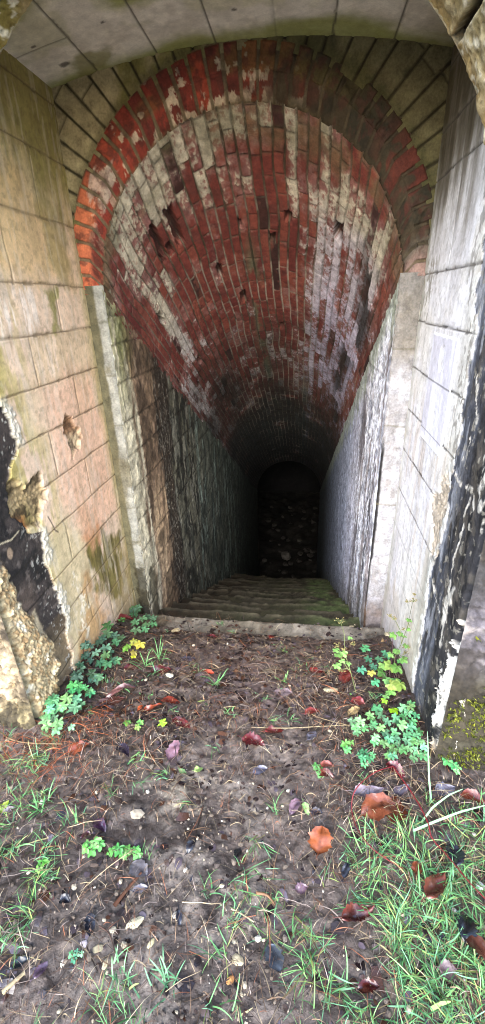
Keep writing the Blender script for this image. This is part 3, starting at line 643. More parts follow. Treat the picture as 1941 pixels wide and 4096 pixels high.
# ------------------------------------------------------------------ stairs
stair=thing('stone_staircase','worn mossy stone staircase going down into the dark tunnel','stairs',(0,0,0))
k=0;Yn=1.925;zt=-.058
while Yn<7.6:
    run=.25 if Yn<4.9 else .24;rise=.1415 if Yn<4.9 else .19
    x0,x1=(XL-.02,XR+.02) if k==0 else (TXL-.03,TXR+.03)
    xs=np.linspace(x0,x1,150 if k<7 else 50)
    dpt=run+(.06 if k==0 else .04)
    prof=[(-dpt,0)]+[(-dpt*(1-t),0) for t in np.linspace(.1,.88,14)]
    prof+=[(-.022+.022*math.sin(a),-.022+.022*math.cos(a)) for a in np.linspace(0,math.pi/2,7)]
    prof+=[(0.004,-.022-q) for q in np.linspace(.02,rise+.04,7)]
    pr=np.array(prof);X,I=np.meshgrid(xs,np.arange(len(pr)),indexing='ij')
    yy=Yn+pr[I,0];zz=zt+pr[I,1]
    n1=fbm(X,yy,k*3.1,6,5,271);n2=fbm(X,yy+zz,k*1.7,34,5,272)
    wear=-.022*np.exp(-((X+.2)/.32)**2)*ss(-.2,0,pr[I,0])
    bow=(.3 if k==0 else 1)*.010*np.sin(X*3+k*1.9)+.02*(fbm(X,k*2.0,0,2.2,3,273)-.5)
    C=tone(X.shape,(116,110,100)) if k==0 else tone(X.shape,(78,74,60))
    if k==0: C=mix(C,lin((134,128,118)),ss(.4,.7,n1)*.6);C=mix(C,lin((92,84,66)),ss(.45,.7,fbm(X,yy,0,3,4,274))*.5);C=mix(C,lin((100,86,66)),ss(-.55,-.75,X+.2*(n1-.5))*.85)
    else:
        C=mix(C,lin((66,68,46)),ss(.35,.65,n1)*.7);C=mix(C,lin((54,44,32)),ss(-.3,-.7,X+.3*(n2-.5))*.7+ss(.45,.7,n2)*.35)
        C=mix(C,lin((96,114,70)),ss(.0,.3,X+.3*(n1-.5))*ss(.3,.6,n1)*.75)
        C=mix(C,lin((52,46,34)),ss(-.10,-.22,pr[I,0])*.55)
        C=mix(C,lin((116,110,92)),ss(-.06,-.012,pr[I,0])*(pr[I,1]>-.02)*.5)
    C*=(1. if k==0 else .8)*(.4+.9*n2)[...,None]
    P=np.stack([X,yy+bow*ss(-.2,0,pr[I,0])-(.010 if k==0 else .03)*ss(.62,.75,fbm(X,k*5.,0,9,3,275))*ss(-.03,0,pr[I,0]),zz+wear*(.4 if k==0 else 1)+(.004 if k==0 else .010)*(n2-.5)+(.005 if k==0 else .012)*(n1-.5)-.012*ss(.6,.75,fbm(X,k*5.,0,9,3,275))*ss(-.05,0,pr[I,0])*(k>0)],-1)
    st=grid('step',P,C,M_dark,stair)
    if k==0: st['label']='pale worn top slab at the head of the stairs'
    k+=1;Yn+=run;zt-=rise
ZF=zt+.02

# ------------------------------------------------------------------ dark chamber at the foot
cham=thing('lower_chamber','black chamber with rubble floor beyond the foot of the stairs','chamber',(0,0,0))
def plane(name,pts,nu,nv,col,mat,parent,amp=.03,s=1):
    a,b,c,d=[np.array(p,float) for p in pts];U,V=np.meshgrid(np.linspace(0,1,nu),np.linspace(0,1,nv),indexing='ij')
    P=(a*(1-U[...,None])+b*U[...,None])*(1-V[...,None])+(d*(1-U[...,None])+c*U[...,None])*V[...,None]
    n=np.cross(b-a,d-a);n=n/np.linalg.norm(n)
    f=fbm(P[...,0],P[...,1],P[...,2],2.5,4,s)-.5
    g=fbm(P[...,0],P[...,1],P[...,2],11,4,s+3)
    C=tone(U.shape,col)*(.5+g)[...,None]
    return grid(name,P+n*(f*amp)[...,None],C,mat,parent)
x0,x1,y0,y1,zl,zh=-2.2,1.8,8.0,12.,ZF-.5,-.6
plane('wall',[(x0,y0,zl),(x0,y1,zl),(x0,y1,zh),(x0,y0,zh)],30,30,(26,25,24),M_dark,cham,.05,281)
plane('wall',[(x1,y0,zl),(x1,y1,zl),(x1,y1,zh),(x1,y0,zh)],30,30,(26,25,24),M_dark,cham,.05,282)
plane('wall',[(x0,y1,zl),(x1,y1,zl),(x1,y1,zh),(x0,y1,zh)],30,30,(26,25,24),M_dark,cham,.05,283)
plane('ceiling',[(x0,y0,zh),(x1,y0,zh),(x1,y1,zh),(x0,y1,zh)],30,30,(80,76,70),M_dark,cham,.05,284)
# front wall of the chamber with the stair arch cut through it
zs8=1.537-SL*6.0
pin=[(TXL,z) for z in np.linspace(zl,zs8,20,endpoint=False)]+[(CX+RV*math.cos(t),zs8+RV*math.sin(t)) for t in np.linspace(math.pi,0,40)]+[(TXR,z) for z in np.linspace(zs8,zl,21)[1:]]
pin=np.array(pin);pout=np.array([(max(x0,min(x1,CX+(x-CX)*4.5)),zl+(z-zl)*2.2 if z<zs8+.1 else zh+.1) for x,z in pin])
tt=np.linspace(0,1,8);A=pin[:,None]*(1-tt[None,:,None])+pout[:,None]*tt[None,:,None]
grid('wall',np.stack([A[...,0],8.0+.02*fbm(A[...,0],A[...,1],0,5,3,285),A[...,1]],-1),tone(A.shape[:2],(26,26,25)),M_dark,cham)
X,Y=np.meshgrid(np.linspace(x0,x1,90),np.linspace(6.9,y1,110),indexing='ij')
n=fbm(X,Y,0,3,5,286);d1,d2,kk=cells(X,Y,6,287)
fz=ZF+.03+.10*(Y-8)*ss(8,8.6,Y)+.10*(n-.5)+.05*(.6-d1)*kk
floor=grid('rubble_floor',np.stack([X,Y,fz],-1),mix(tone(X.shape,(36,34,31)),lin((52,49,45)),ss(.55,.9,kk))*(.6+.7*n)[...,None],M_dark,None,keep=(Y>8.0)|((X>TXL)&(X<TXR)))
kind(floor,'structure')

def rock_mesh(seed,sx,sy,sz,rough=.22,sub=2,col=(176,168,150)):
    import bmesh
    bm=bmesh.new();bmesh.ops.create_icosphere(bm,subdivisions=sub,radius=1.)
    co=np.array([v.co[:] for v in bm.verts]);fa=np.array([[v.index for v in f.verts] for f in bm.faces]);bm.free()
    n=fbm(co[:,0],co[:,1],co[:,2]+seed*7.3,1.1,3,seed)-.5;n2=fbm(co[:,0],co[:,1],co[:,2]+seed*3.1,3.1,3,seed+5)
    co=co*(1+rough*2.2*n)[:,None]
    # knock flats on it
    r_=np.random.default_rng(seed)
    for _ in range(6):
        v=r_.normal(size=3);v/=np.linalg.norm(v);h=.62+.2*r_.random();dd=co@v-h;co=co-np.outer(np.maximum(dd,0)*.85,v)
    co=co*np.array([sx,sy,sz]);c=tone((len(co),),col)*(.7+.6*n2)[:,None]
    return co,fa,c
def rock(name,loc,size,seed,col,flat=.6,asp=.7,parent=None,rz=0.,sub=2,mat=None):
    co,fa,c=rock_mesh(seed,size,size*asp,size*flat,.22,sub,col)
    o=mesh_np(name,co,fa,c,mat or M_pebble,parent,smooth=False);o.location=loc;o.rotation_euler=(0,0,rz);return o
def cz(x,y):
    i=int(np.clip((x-x0)/(x1-x0)*89,0,88));jj=int(np.clip((y-6.9)/(y1-6.9)*109,0,108));return float(fz[i,jj])
R_=random.Random(5);base=[]
for i in range(46):
    x=R_.uniform(-.85,.40);y=R_.uniform(8.15,11.2) if i else 8.9
    s=R_.uniform(.03,.085)
    if i==0: x,s=-.32,.17
    if i<8:
        o=rock('rubble_stone',(0,0,0),1.0 if i else 1.0,300+i,(66,62,58) if i else (104,100,94),.55,.75);base.append(o)
    else:
        o=base[1+i%7].copy();COL.objects.link(o)
    o.scale=(s,s,s);o.location=(x,y,cz(x,y)+s*.28);o.rotation_euler=(0,0,R_.uniform(0,6.28))
    if i==0: tag(o,'largest pale block lying amid the dim rubble beyond the stairs','stone')
    else: tag(o,'small broken stone strewn on the dark floor beyond the stairs','stone','rubble on the chamber floor')

# ------------------------------------------------------------------ ground
xs=np.concatenate([-geo(1.62,60,.02,9)[::-1],np.arange(-1.61,1.27,.0064),geo(1.27,60,.02,9)])
ys=np.concatenate([-geo(.13,60,.02,9)[::-1],np.arange(-.12,1.86,.0064)])
X,Y=np.meshgrid(xs,ys,indexing='ij')
def path_w(X,Y):
    "bare trodden middle of the approach"
    c=np.interp(Y,[.2,.6,1.0,1.4,1.9],[-.28,-.22,-.16,-.15,-.16]);w=np.interp(Y,[.2,.6,1.0,1.4,1.9],[.20,.20,.22,.30,.5])
    return np.exp(-((X-c)/w)**2)
n1=fbm(X,Y,0,4,5,291);n2=fbm(X,Y,0,20,5,292);n3=fbm(X,Y,0,60,4,293);d1,d2,kk=cells(X,Y,48,294)
pw=path_w(X,Y)
C=tone(X.shape,(116,102,93));C=mix(C,lin((80,70,63)),ss(.4,.66,n1+.12*ss(.9,1.3,Y))*.8);C=mix(C,lin((152,140,128)),pw*ss(.42,.66,n2)*ss(1.15,.8,Y)*.75)
C=mix(C,lin((128,108,104)),pw*ss(1.0,1.3,Y)*ss(.3,.6,n1)*.6)
C=mix(C,lin((172,160,140)),np.exp(-((X+.33)/.09)**2-((Y-.82)/.06)**2)*ss(.4,.6,n2)*.8)
C=mix(C,lin((90,86,56)),ss(.05,.35,X+.2*(n1-.5))*ss(.9,.5,Y)*.5)
C=mix(C,lin((96,80,62)),ss(1.72,1.84,Y)*.5)
n5=fbm(X,Y,0,150,3,297);C=mix(C,lin((60,54,50)),ss(.5,.7,n3)*.5);C*=.58*(.30+.6*n2+.55*n3+.45*n5)[...,None]
gz=ground_z(X,Y)+.020*(n1-.5)+.009*(n2-.5)+.008*(n3-.5)+.005*(.5-d1)*kk
gz+=.03*ss(-.80,-.95,X)*ss(.9,1.2,Y)+.03*ss(.32,.46,X)*ss(.9,1.2,Y)
gz-=.0*Y
gz=gz-ss(1.74,1.80,Y+.07*(n1-.5)+.03*(n2-.5)-.05*ss(-.5,-.8,X)-.04*ss(.2,.4,X))*.06
keep=~((Y>1.10)&((X<XL-.12)|(X>XR+.12)))
keep&=~((Y>YF+.12)&((X<XL-.12)|(X>XR+.12)))
ground=grid('ground',np.stack([X,Y,gz],-1),C,M_soil,None,keep=keep);kind(ground,'structure')
_gx,_gy,_gz=xs,ys,gz
def gh(x,y):
    "height of the modelled ground under points"
    x=np.asarray(x,float);y=np.asarray(y,float)
    i=np.clip(np.searchsorted(_gx,x)-1,0,len(_gx)-2);j=np.clip(np.searchsorted(_gy,y)-1,0,len(_gy)-2)
    a=np.clip((x-_gx[i])/(_gx[i+1]-_gx[i]),0,1);b=np.clip((y-_gy[j])/(_gy[j+1]-_gy[j]),0,1)
    z=(_gz[i,j]*(1-a)+_gz[i+1,j]*a)*(1-b)+(_gz[i,j+1]*(1-a)+_gz[i+1,j+1]*a)*b
    return np.where((y>1.68)&(y<1.95),np.maximum(z,-.058),z)   # the top slab lies here
# earth bank over and behind the facade
X,Y=np.meshgrid(np.linspace(-60,60,121),np.concatenate([np.linspace(YF+.5,8,20),geo(8.2,70,.5,6)]),indexing='ij')
n=fbm(X,Y,0,.5,4,295)
bank=grid('earth_bank',np.stack([X,Y,3.22+.10*(Y-1.5)*ss(80,10,Y)+.3*(n-.5)*ss(1.5,3,Y)-np.clip(np.abs(X)-6.3,0,3)*1.0],-1),mix(tone(X.shape,(84,92,44)),lin((110,98,64)),n),M_soil);kind(bank,'structure')
# wing slopes beside the facade down to the ground
for sx in (-1,1):
    U,V=np.meshgrid(np.linspace(0,1,30),np.linspace(0,1,20),indexing='ij')
    xx=sx*(6.4+U*54);n=fbm(xx,V*5,0,.6,4,296);zz=V*3.2*(1-.85*U)-.1+.2*(n-.5)
    q=grid('earth_slope',np.stack([xx,YF-.1+V*5+.3*n,zz+.1],-1),mix(tone(xx.shape,(84,92,44)),lin((110,98,64)),n),M_soil);kind(q,'structure')

# ------------------------------------------------------------------ camera, light, world
f=1788.;cx,cy=970.5,2048.
nrm=lambda v:np.array(v,float)/np.linalg.norm(v)
Fv=nrm([1225-cx,1192-cy,f]);Dv=np.array([135,3777,f]);Dv=nrm(Dv-Fv*(Dv@Fv));Rv_=np.cross(Dv,Fv);MM=np.array([Rv_,Fv,-Dv])
CAMH=1.5
def at(px,py,dz=0.):
    "ground point seen at a place given in 1221 px wide photo coordinates"
    s=1941/1221.;d=MM@nrm([px*s-cx,py*s-cy,f]);t=1.3/-d[2]
    for _ in range(12):
        p=np.array([0,0,CAMH])+d*t;t=(float(gh(p[0],p[1]))+dz-CAMH)/d[2]
    p=np.array([0,0,CAMH])+d*t;return float(p[0]),float(p[1]),float(p[2])
from mathutils import Matrix
cam=bpy.data.cameras.new('camera');co=bpy.data.objects.new('camera',cam);COL.objects.link(co)
r=MM@np.array([1,0,0]);u=-(MM@np.array([0,1,0]));b=-(MM@np.array([0,0,1]))
co.matrix_world=Matrix(((r[0],u[0],b[0],0),(r[1],u[1],b[1],0),(r[2],u[2],b[2],CAMH),(0,0,0,1)))
cam.sensor_fit='VERTICAL';cam.sensor_height=36;cam.lens=36*f/4096;cam.clip_start=.02;cam.clip_end=500
S.camera=co
w=bpy.data.worlds.new('World');S.world=w;w.use_nodes=True;nt=w.node_tree
sk=nt.nodes.new('ShaderNodeTexSky');sk.sky_type='NISHITA';sk.sun_disc=False
SUN_EL,SUN_AZ=math.radians(30),math.radians(184)     # azimuth clockwise from +Y
sk.sun_elevation=SUN_EL;sk.sun_rotation=SUN_AZ;sk.dust_density=1.2;sk.air_density=1.0
bg=nt.nodes['Background'];nt.links.new(sk.outputs[0],bg.inputs['Color']);bg.inputs['Strength'].default_value=.15
sun=bpy.data.lights.new('sun','SUN');sun.energy=1.1;sun.angle=math.radians(60);sun.color=(1,.99,.98)
so=bpy.data.objects.new('sun',sun);COL.objects.link(so)
from mathutils import Vector
dr=Vector((math.sin(SUN_AZ)*math.cos(SUN_EL),math.cos(SUN_AZ)*math.cos(SUN_EL),math.sin(SUN_EL)))
so.rotation_euler=dr.to_track_quat('Z','Y').to_euler();so.location=(0,-3,6)
S.view_settings.view_transform='Standard';S.view_settings.look='None';S.view_settings.exposure=EXPO if 'EXPO' in globals() else 2.87;S.view_settings.gamma=1
S.cycles.max_bounces=8;S.cycles.diffuse_bounces=4;S.cycles.use_denoising=DEN if 'DEN' in globals() else True
S.cycles.use_adaptive_sampling=True;S.cycles.pixel_filter_type='BLACKMAN_HARRIS';S.cycles.filter_width=1.05

# ------------------------------------------------------------------ things growing and lying on the ground
GK=.70                                                        # wet ground cover, colours scaled down to suit the exposure
def gc(c,k=GK): return lin(c)*k
def ribbons(name,base,az,length,width,pitch0,pitch1,cols0,cols1,mat,segs=4,bend=None,follow=False,lift=.003,parent=None):
    "many tapered curved blades in one mesh"
    N=len(az);t=np.linspace(0,1,segs+1)
    pt=pitch0[:,None]+(pitch1-pitch0)[:,None]*t[None,:]       # angle above the horizontal
    a=az[:,None]+(bend[:,None]*t[None,:] if bend is not None else 0*t[None,:])
    ds=(length/segs)[:,None]
    dx=np.cos(pt)*np.cos(a)*ds;dy=np.cos(pt)*np.sin(a)*ds;dz=np.sin(pt)*ds
    cum=lambda q:np.concatenate([np.zeros((N,1)),np.cumsum(q[:,:-1],1)],1)
    px=base[:,0:1]+cum(dx);py=base[:,1:2]+cum(dy);pz=base[:,2:3]+cum(dz)
    g=gh(px,py)
    if follow: pz=g+lift[:,None]*(1+1.2*np.sin(t*3.1)[None,:])+np.maximum(0,cum(dz))
    else: pz=np.maximum(pz,g+.002)
    wd=(width[:,None]*.5*np.sqrt(np.clip(1-t**2.2,.02,1))[None,:])
    sx=-np.sin(a)*wd;sy=np.cos(a)*wd;tw=rng.uniform(-.6,.6,(N,1))*wd
    A=np.stack([px-sx,py-sy,pz-tw],-1);B=np.stack([px+sx,py+sy,pz+tw],-1)
    V=np.stack([A,B],2).reshape(-1,3)
    i=(np.arange(N)*(segs+1)*2)[:,None]+np.arange(segs)[None,:]*2
    q=np.stack([i,i+1,i+3,i+2],-1).reshape(-1,4)
    c=cols0[:,None,:]*(1-t)[None,:,None]+cols1[:,None,:]*t[None,:,None]
    c=np.repeat(c[:,:,None,:],2,2).reshape(-1,3)
    return mesh_np(name,V,q,c,mat,parent)
def sample(n,dens,x0=-1.6,x1=1.25,y0=-.1,y1=1.92):
    out=[]
    while sum(map(len,out))<n:
        p=rng.uniform([x0,y0],[x1,y1],(n,2));d=dens(p[:,0],p[:,1])
        ok=rng.random(n)<d
        # keep out of the walls
        ok&=~((p[:,1]>YF-.02)&((p[:,0]<XL+.012)|(p[:,0]>XR-.012)))
        out.append(p[ok])
    return np.concatenate(out)[:n]
def pal(n,cs,w,k=GK,var=.35):
    cs=np.array([lin(c) for c in cs])*k
    return cs[rng.choice(len(cs),n,p=np.array(w)/sum(w))]*rng.uniform(1-var,1+var,(n,1))
def gr_dens(x,y):
    n=fbm(x,y,0,6,3,401)
    r=ss(.02,.26,x+.25*(n-.5))*ss(.93,.66,y+.15*(n-.5))*ss(.30,.48,n+.1)
    l=.16*ss(-.30,-.52,x+.2*(n-.5))*ss(1.0,.75,y)*ss(.42,.58,n)
    return np.clip(r+l+.10*ss(.58,.7,n)*ss(.85,.55,y)+.012+.05*ss(.6,.7,n)*ss(1.7,1.2,y),0,1)
nt_=2100;tc=sample(nt_,gr_dens);tn=rng.integers(4,14,nt_)
p=np.repeat(tc,tn,0)+rng.normal(0,.010,(tn.sum(),2));az0=np.repeat(rng.uniform(0,6.28,nt_),tn);tl=np.repeat(rng.uniform(.6,1.25,nt_),tn)
ok=~((p[:,1]>YF-.02)&((p[:,0]<XL+.012)|(p[:,0]>XR-.012)));p=p[ok];az0=az0[ok];tl=tl[ok];n=len(p)
ln=rng.uniform(.022,.072,n)*tl*np.where(p[:,1]>1,.6,1);az=az0+rng.normal(0,1.1,n)
c1=pal(n,[(106,166,96),(86,144,86),(134,182,104),(150,168,88),(114,168,122),(176,164,112),(120,104,72)],[4,4,2,1.2,2.4,1.3,1.0],.78,.3)
grass=ribbons('grass',np.stack([p[:,0],p[:,1],gh(p[:,0],p[:,1])],-1),az,ln,rng.gamma(6,.00031,n).clip(.0009,.0038),rng.uniform(.05,1.15,n),rng.uniform(-.7,.5,n),c1*.75,c1*1.1,M_grass,5,rng.uniform(-.9,.9,n))
kind(grass,'stuff')
def st_dens(x,y):
    n=fbm(x,y,0,7,3,402);w=path_w(x,y)
    d=.28+.5*ss(.4,.6,n)+.5*ss(-.40,-.62,x)*ss(.75,.9,y)*ss(1.15,1.0,y)+.4*ss(.05,.25,x)*ss(.8,1.0,y)*ss(1.4,1.2,y)
    return np.clip(d*(1-.62*w*ss(1.05,.85,y))*(.16+.84*ss(1.80,1.72,y+.05*n))*ss(1.92,1.88,y),0,1)
n=24000;p=sample(n,st_dens)
ln=rng.gamma(2.2,.018,n).clip(.012,.16);c1=pal(n,[(176,156,122),(136,108,82),(104,78,62),(206,190,158),(150,134,124),(70,56,50),(158,98,66)],[3,4,5,.7,3,4,1.6],.72,.4)
org=np.maximum(np.exp(-((p[:,0]+.72)/.13)**2-((p[:,1]-1.10)/.05)**2),np.exp(-((p[:,0]+.86)/.12)**2-((p[:,1]-.93)/.06)**2))
m=rng.random(n)<org*.6;c1[m]=lin((168,92,52))*.75*rng.uniform(.7,1.3,(m.sum(),1))
ln[m]=rng.uniform(.04,.11,m.sum())
straw=ribbons('dry_stalks',np.stack([p[:,0],p[:,1],gh(p[:,0],p[:,1])],-1),rng.uniform(0,2*math.pi,n),ln,rng.gamma(4,.00027,n).clip(.0005,.0021),rng.uniform(0,.10,n)*(rng.random(n)<.35),rng.uniform(-.05,.05,n),c1,c1*rng.uniform(.8,1.2,(n,1)),M_straw,4,rng.normal(0,.35,n),True,rng.uniform(.001,.011,n))
kind(straw,'stuff')
# shreds of rotting leaf
def sh_dens(x,y):
    n=fbm(x,y,0,8,3,403);return np.clip((.25+.75*ss(.42,.6,n))*(.35+.65*ss(.8,1.15,y))*(1-.5*path_w(x,y)*ss(1.0,.8,y))*(.15+.85*ss(1.80,1.72,y))*ss(1.92,1.88,y),0,1)
n=7500;p=sample(n,sh_dens);a=rng.uniform(0,6.28,n);s=rng.gamma(3,.0022,n).clip(.003,.02);asp=rng.uniform(.4,.9,n)
c=pal(n,[(70,58,56),(96,80,74),(112,100,108),(92,62,48),(52,44,46),(130,112,100)],[4,4,2.4,2,3,1.6],.52,.3)
P=[];
for (u,v,h) in ((-1,-.55,.1),(0,-1,.3),(1,-.4,.0),(-1,.5,.25),(0,1,.5),(1,.6,.15)):
    jx=rng.uniform(-.25,.25,n);jy=rng.uniform(-.25,.25,n)
    U=(u+jx)*s;V=(v+jy)*s*asp;X=p[:,0]+U*np.cos(a)-V*np.sin(a);Y=p[:,1]+U*np.sin(a)+V*np.cos(a)
    P.append(np.stack([X,Y,gh(X,Y)+.0015+s*h*rng.uniform(0,1.2,n)],-1))
P=np.stack(P,1).reshape(-1,3);i=np.arange(n)*6
q=np.concatenate([np.stack([i,i+1,i+4,i+3],-1),np.stack([i+1,i+2,i+5,i+4],-1)])
lit=mesh_np('leaf_litter',P,q,np.repeat(c,6,0)*rng.uniform(.8,1.2,(n*6,1)),M_leaf,None);kind(lit,'stuff')
# grit and small chalk crumbs
n=7500;p=sample(n,lambda x,y:np.clip(.10+.9*path_w(x,y)*ss(1.0,.8,y)*ss(.3,.6,fbm(x,y,0,9,3,404))+.35*ss(.7,.4,y),0,1))
co,fa,_=rock_mesh(9,1,.8,.6,.2,1)
s=rng.gamma(2.,.0016,n).clip(.0015,.010);a=rng.uniform(0,6.28,n)
X=co[None,:,0]*np.cos(a)[:,None]-co[None,:,1]*np.sin(a)[:,None];Y=co[None,:,0]*np.sin(a)[:,None]+co[None,:,1]*np.cos(a)[:,None]
V=np.stack([p[:,0:1]+X*s[:,None],p[:,1:2]+Y*s[:,None],gh(p[:,0],p[:,1])[:,None]+(co[None,:,2]+.25)*s[:,None]],-1).reshape(-1,3)
F=(fa[None]+(np.arange(n)*len(co))[:,None,None]).reshape(-1,3)
c=np.repeat(pal(n,[(196,182,156),(110,98,86),(84,74,68),(214,206,190),(130,118,104)],[.9,4,4,.35,2],.75,.25),len(co),0)
gr=mesh_np('grit',V,F,c,M_pebble,None,False);kind(gr,'stuff')

def depth_px(x,y,z,n):
    "metres covered by n photo pixels (1221 wide) at a point"
    q=MM.T@(np.array([x,y,z-CAMH]));return n*(1941/1221.)/f*q[2]
def ray_dir(px,py):
    s=1941/1221.;return MM@nrm([px*s-cx,py*s-cy,f])
# ---- fallen leaves
LG='fallen leaves on the ground'
def fallen(px,py,n,rot,col,label,wr=.62,curl=.35,seed=0,edge=.06,lift=.002,tip=1.,twist=0.):
    lift+=.014 if (py>2090 and px>800) else 0.
    x,y,z=at(px,py,.004+lift);z-=lift;L=depth_px(x,y,z,n)*1.12
    r_=np.random.default_rng(seed*7+int(px)*3+int(py));nu,nv=15,9
    t=np.linspace(0,1,nu);v=np.linspace(-1,1,nv);Tt,Vv=np.meshgrid(t,v,indexing='ij')
    w=np.sin(np.pi*np.clip(t,.0,1)**.82)**.75*wr*.5;w[0]=.015;w[-1]=.01
    w=w*(1+edge*np.where(np.arange(nu)%2==0,1,-1))
    w=w*(1+.10*r_.normal(size=nu))
    U=(Tt-.5);W=Vv*w[:,None]
    ph=r_.uniform(0,6.28)
    h=curl*.30*(Vv**2)*w[:,None]*2.2+curl*.16*np.sin(Tt*3.6+ph)+.05*curl*np.sin(Vv*3+Tt*7+ph)*1.0+twist*Vv*w[:,None]*(Tt-.4)*2
    h+=.012*np.abs(np.sin(Tt*nu*1.1))*np.abs(Vv)
    h-=h.min()
    ca,sa=math.cos(math.radians(rot)),math.sin(math.radians(rot))
    X=(U*ca-W*sa)*L;Y_=(U*sa+W*ca)*L;Z_=h*L+lift+gh(x+X,y+Y_)-z
    g_=np.mean(col);col=[g_+(q-g_)*.9 for q in col]
    c=tone(Tt.shape,col)*.66
    bl=fbm(Tt,Vv,seed+px*.1,2.6,3,410);c*=(.7+.6*bl)[...,None]
    c=mix(c,c*.55,(1-ss(.0,.16,np.abs(Vv)))*.7);c=mix(c,c*1.35,(1-ss(.0,.12,np.abs(((Tt*7+np.abs(Vv)*1.4)%1)-.5)))*.3)
    o=grid('fallen_leaf',np.stack([X,Y_,Z_],-1),c,M_leaf);o.location=(x,y,z)
    tag(o,label,'leaf',LG)
    # stalk
    k=L*.22;b=np.array([(-.5*L),0.,float(h[0,nv//2])*L+lift]);
    d=np.array([-k,.3*k,-.0]);pts=[b,b+d*.5+np.array([0,0,.002]),b+d]
    pts=[(q[0]*ca-q[1]*sa,q[0]*sa+q[1]*ca,q[2]) for q in pts]
    tube('leaf_stalk',pts,[.0013,.001,.0008],lin(col)*.35,M_straw,o)
    return o
def tube_arrays(pts,rad,ns=5):
    pts=np.array(pts,float);V=[];
    for i,p in enumerate(pts):
        d=pts[min(i+1,len(pts)-1)]-pts[max(i-1,0)];d=d/max(np.linalg.norm(d),1e-9)
        a=np.cross(d,[0,0,1.]);a=a if np.linalg.norm(a)>.05 else np.cross(d,[1.,0,0]);a/=np.linalg.norm(a);b=np.cross(d,a)
        for k in range(ns):
            g=2*math.pi*k/ns;V.append(p+rad[i]*(math.cos(g)*a+math.sin(g)*b))
    n=len(pts);q=[(i*ns+k,i*ns+(k+1)%ns,(i+1)*ns+(k+1)%ns,(i+1)*ns+k) for i in range(n-1) for k in range(ns)]
    return np.array(V),np.array(q)
def tube(name,pts,rad,col,mat,parent=None,ns=5):
    V,q=tube_arrays(pts,rad,ns);c=np.broadcast_to(np.asarray(col),(len(V),3))*np.random.default_rng(len(V)).uniform(.75,1.25,(len(V),1))
    return mesh_np(name,V,q,c,mat,parent)
BRN,RED,MAR,BLK,PUR,GRY,ORG=(140,66,38),(158,50,40),(104,40,42),(44,42,50),(112,96,112),(122,118,124),(178,92,40)
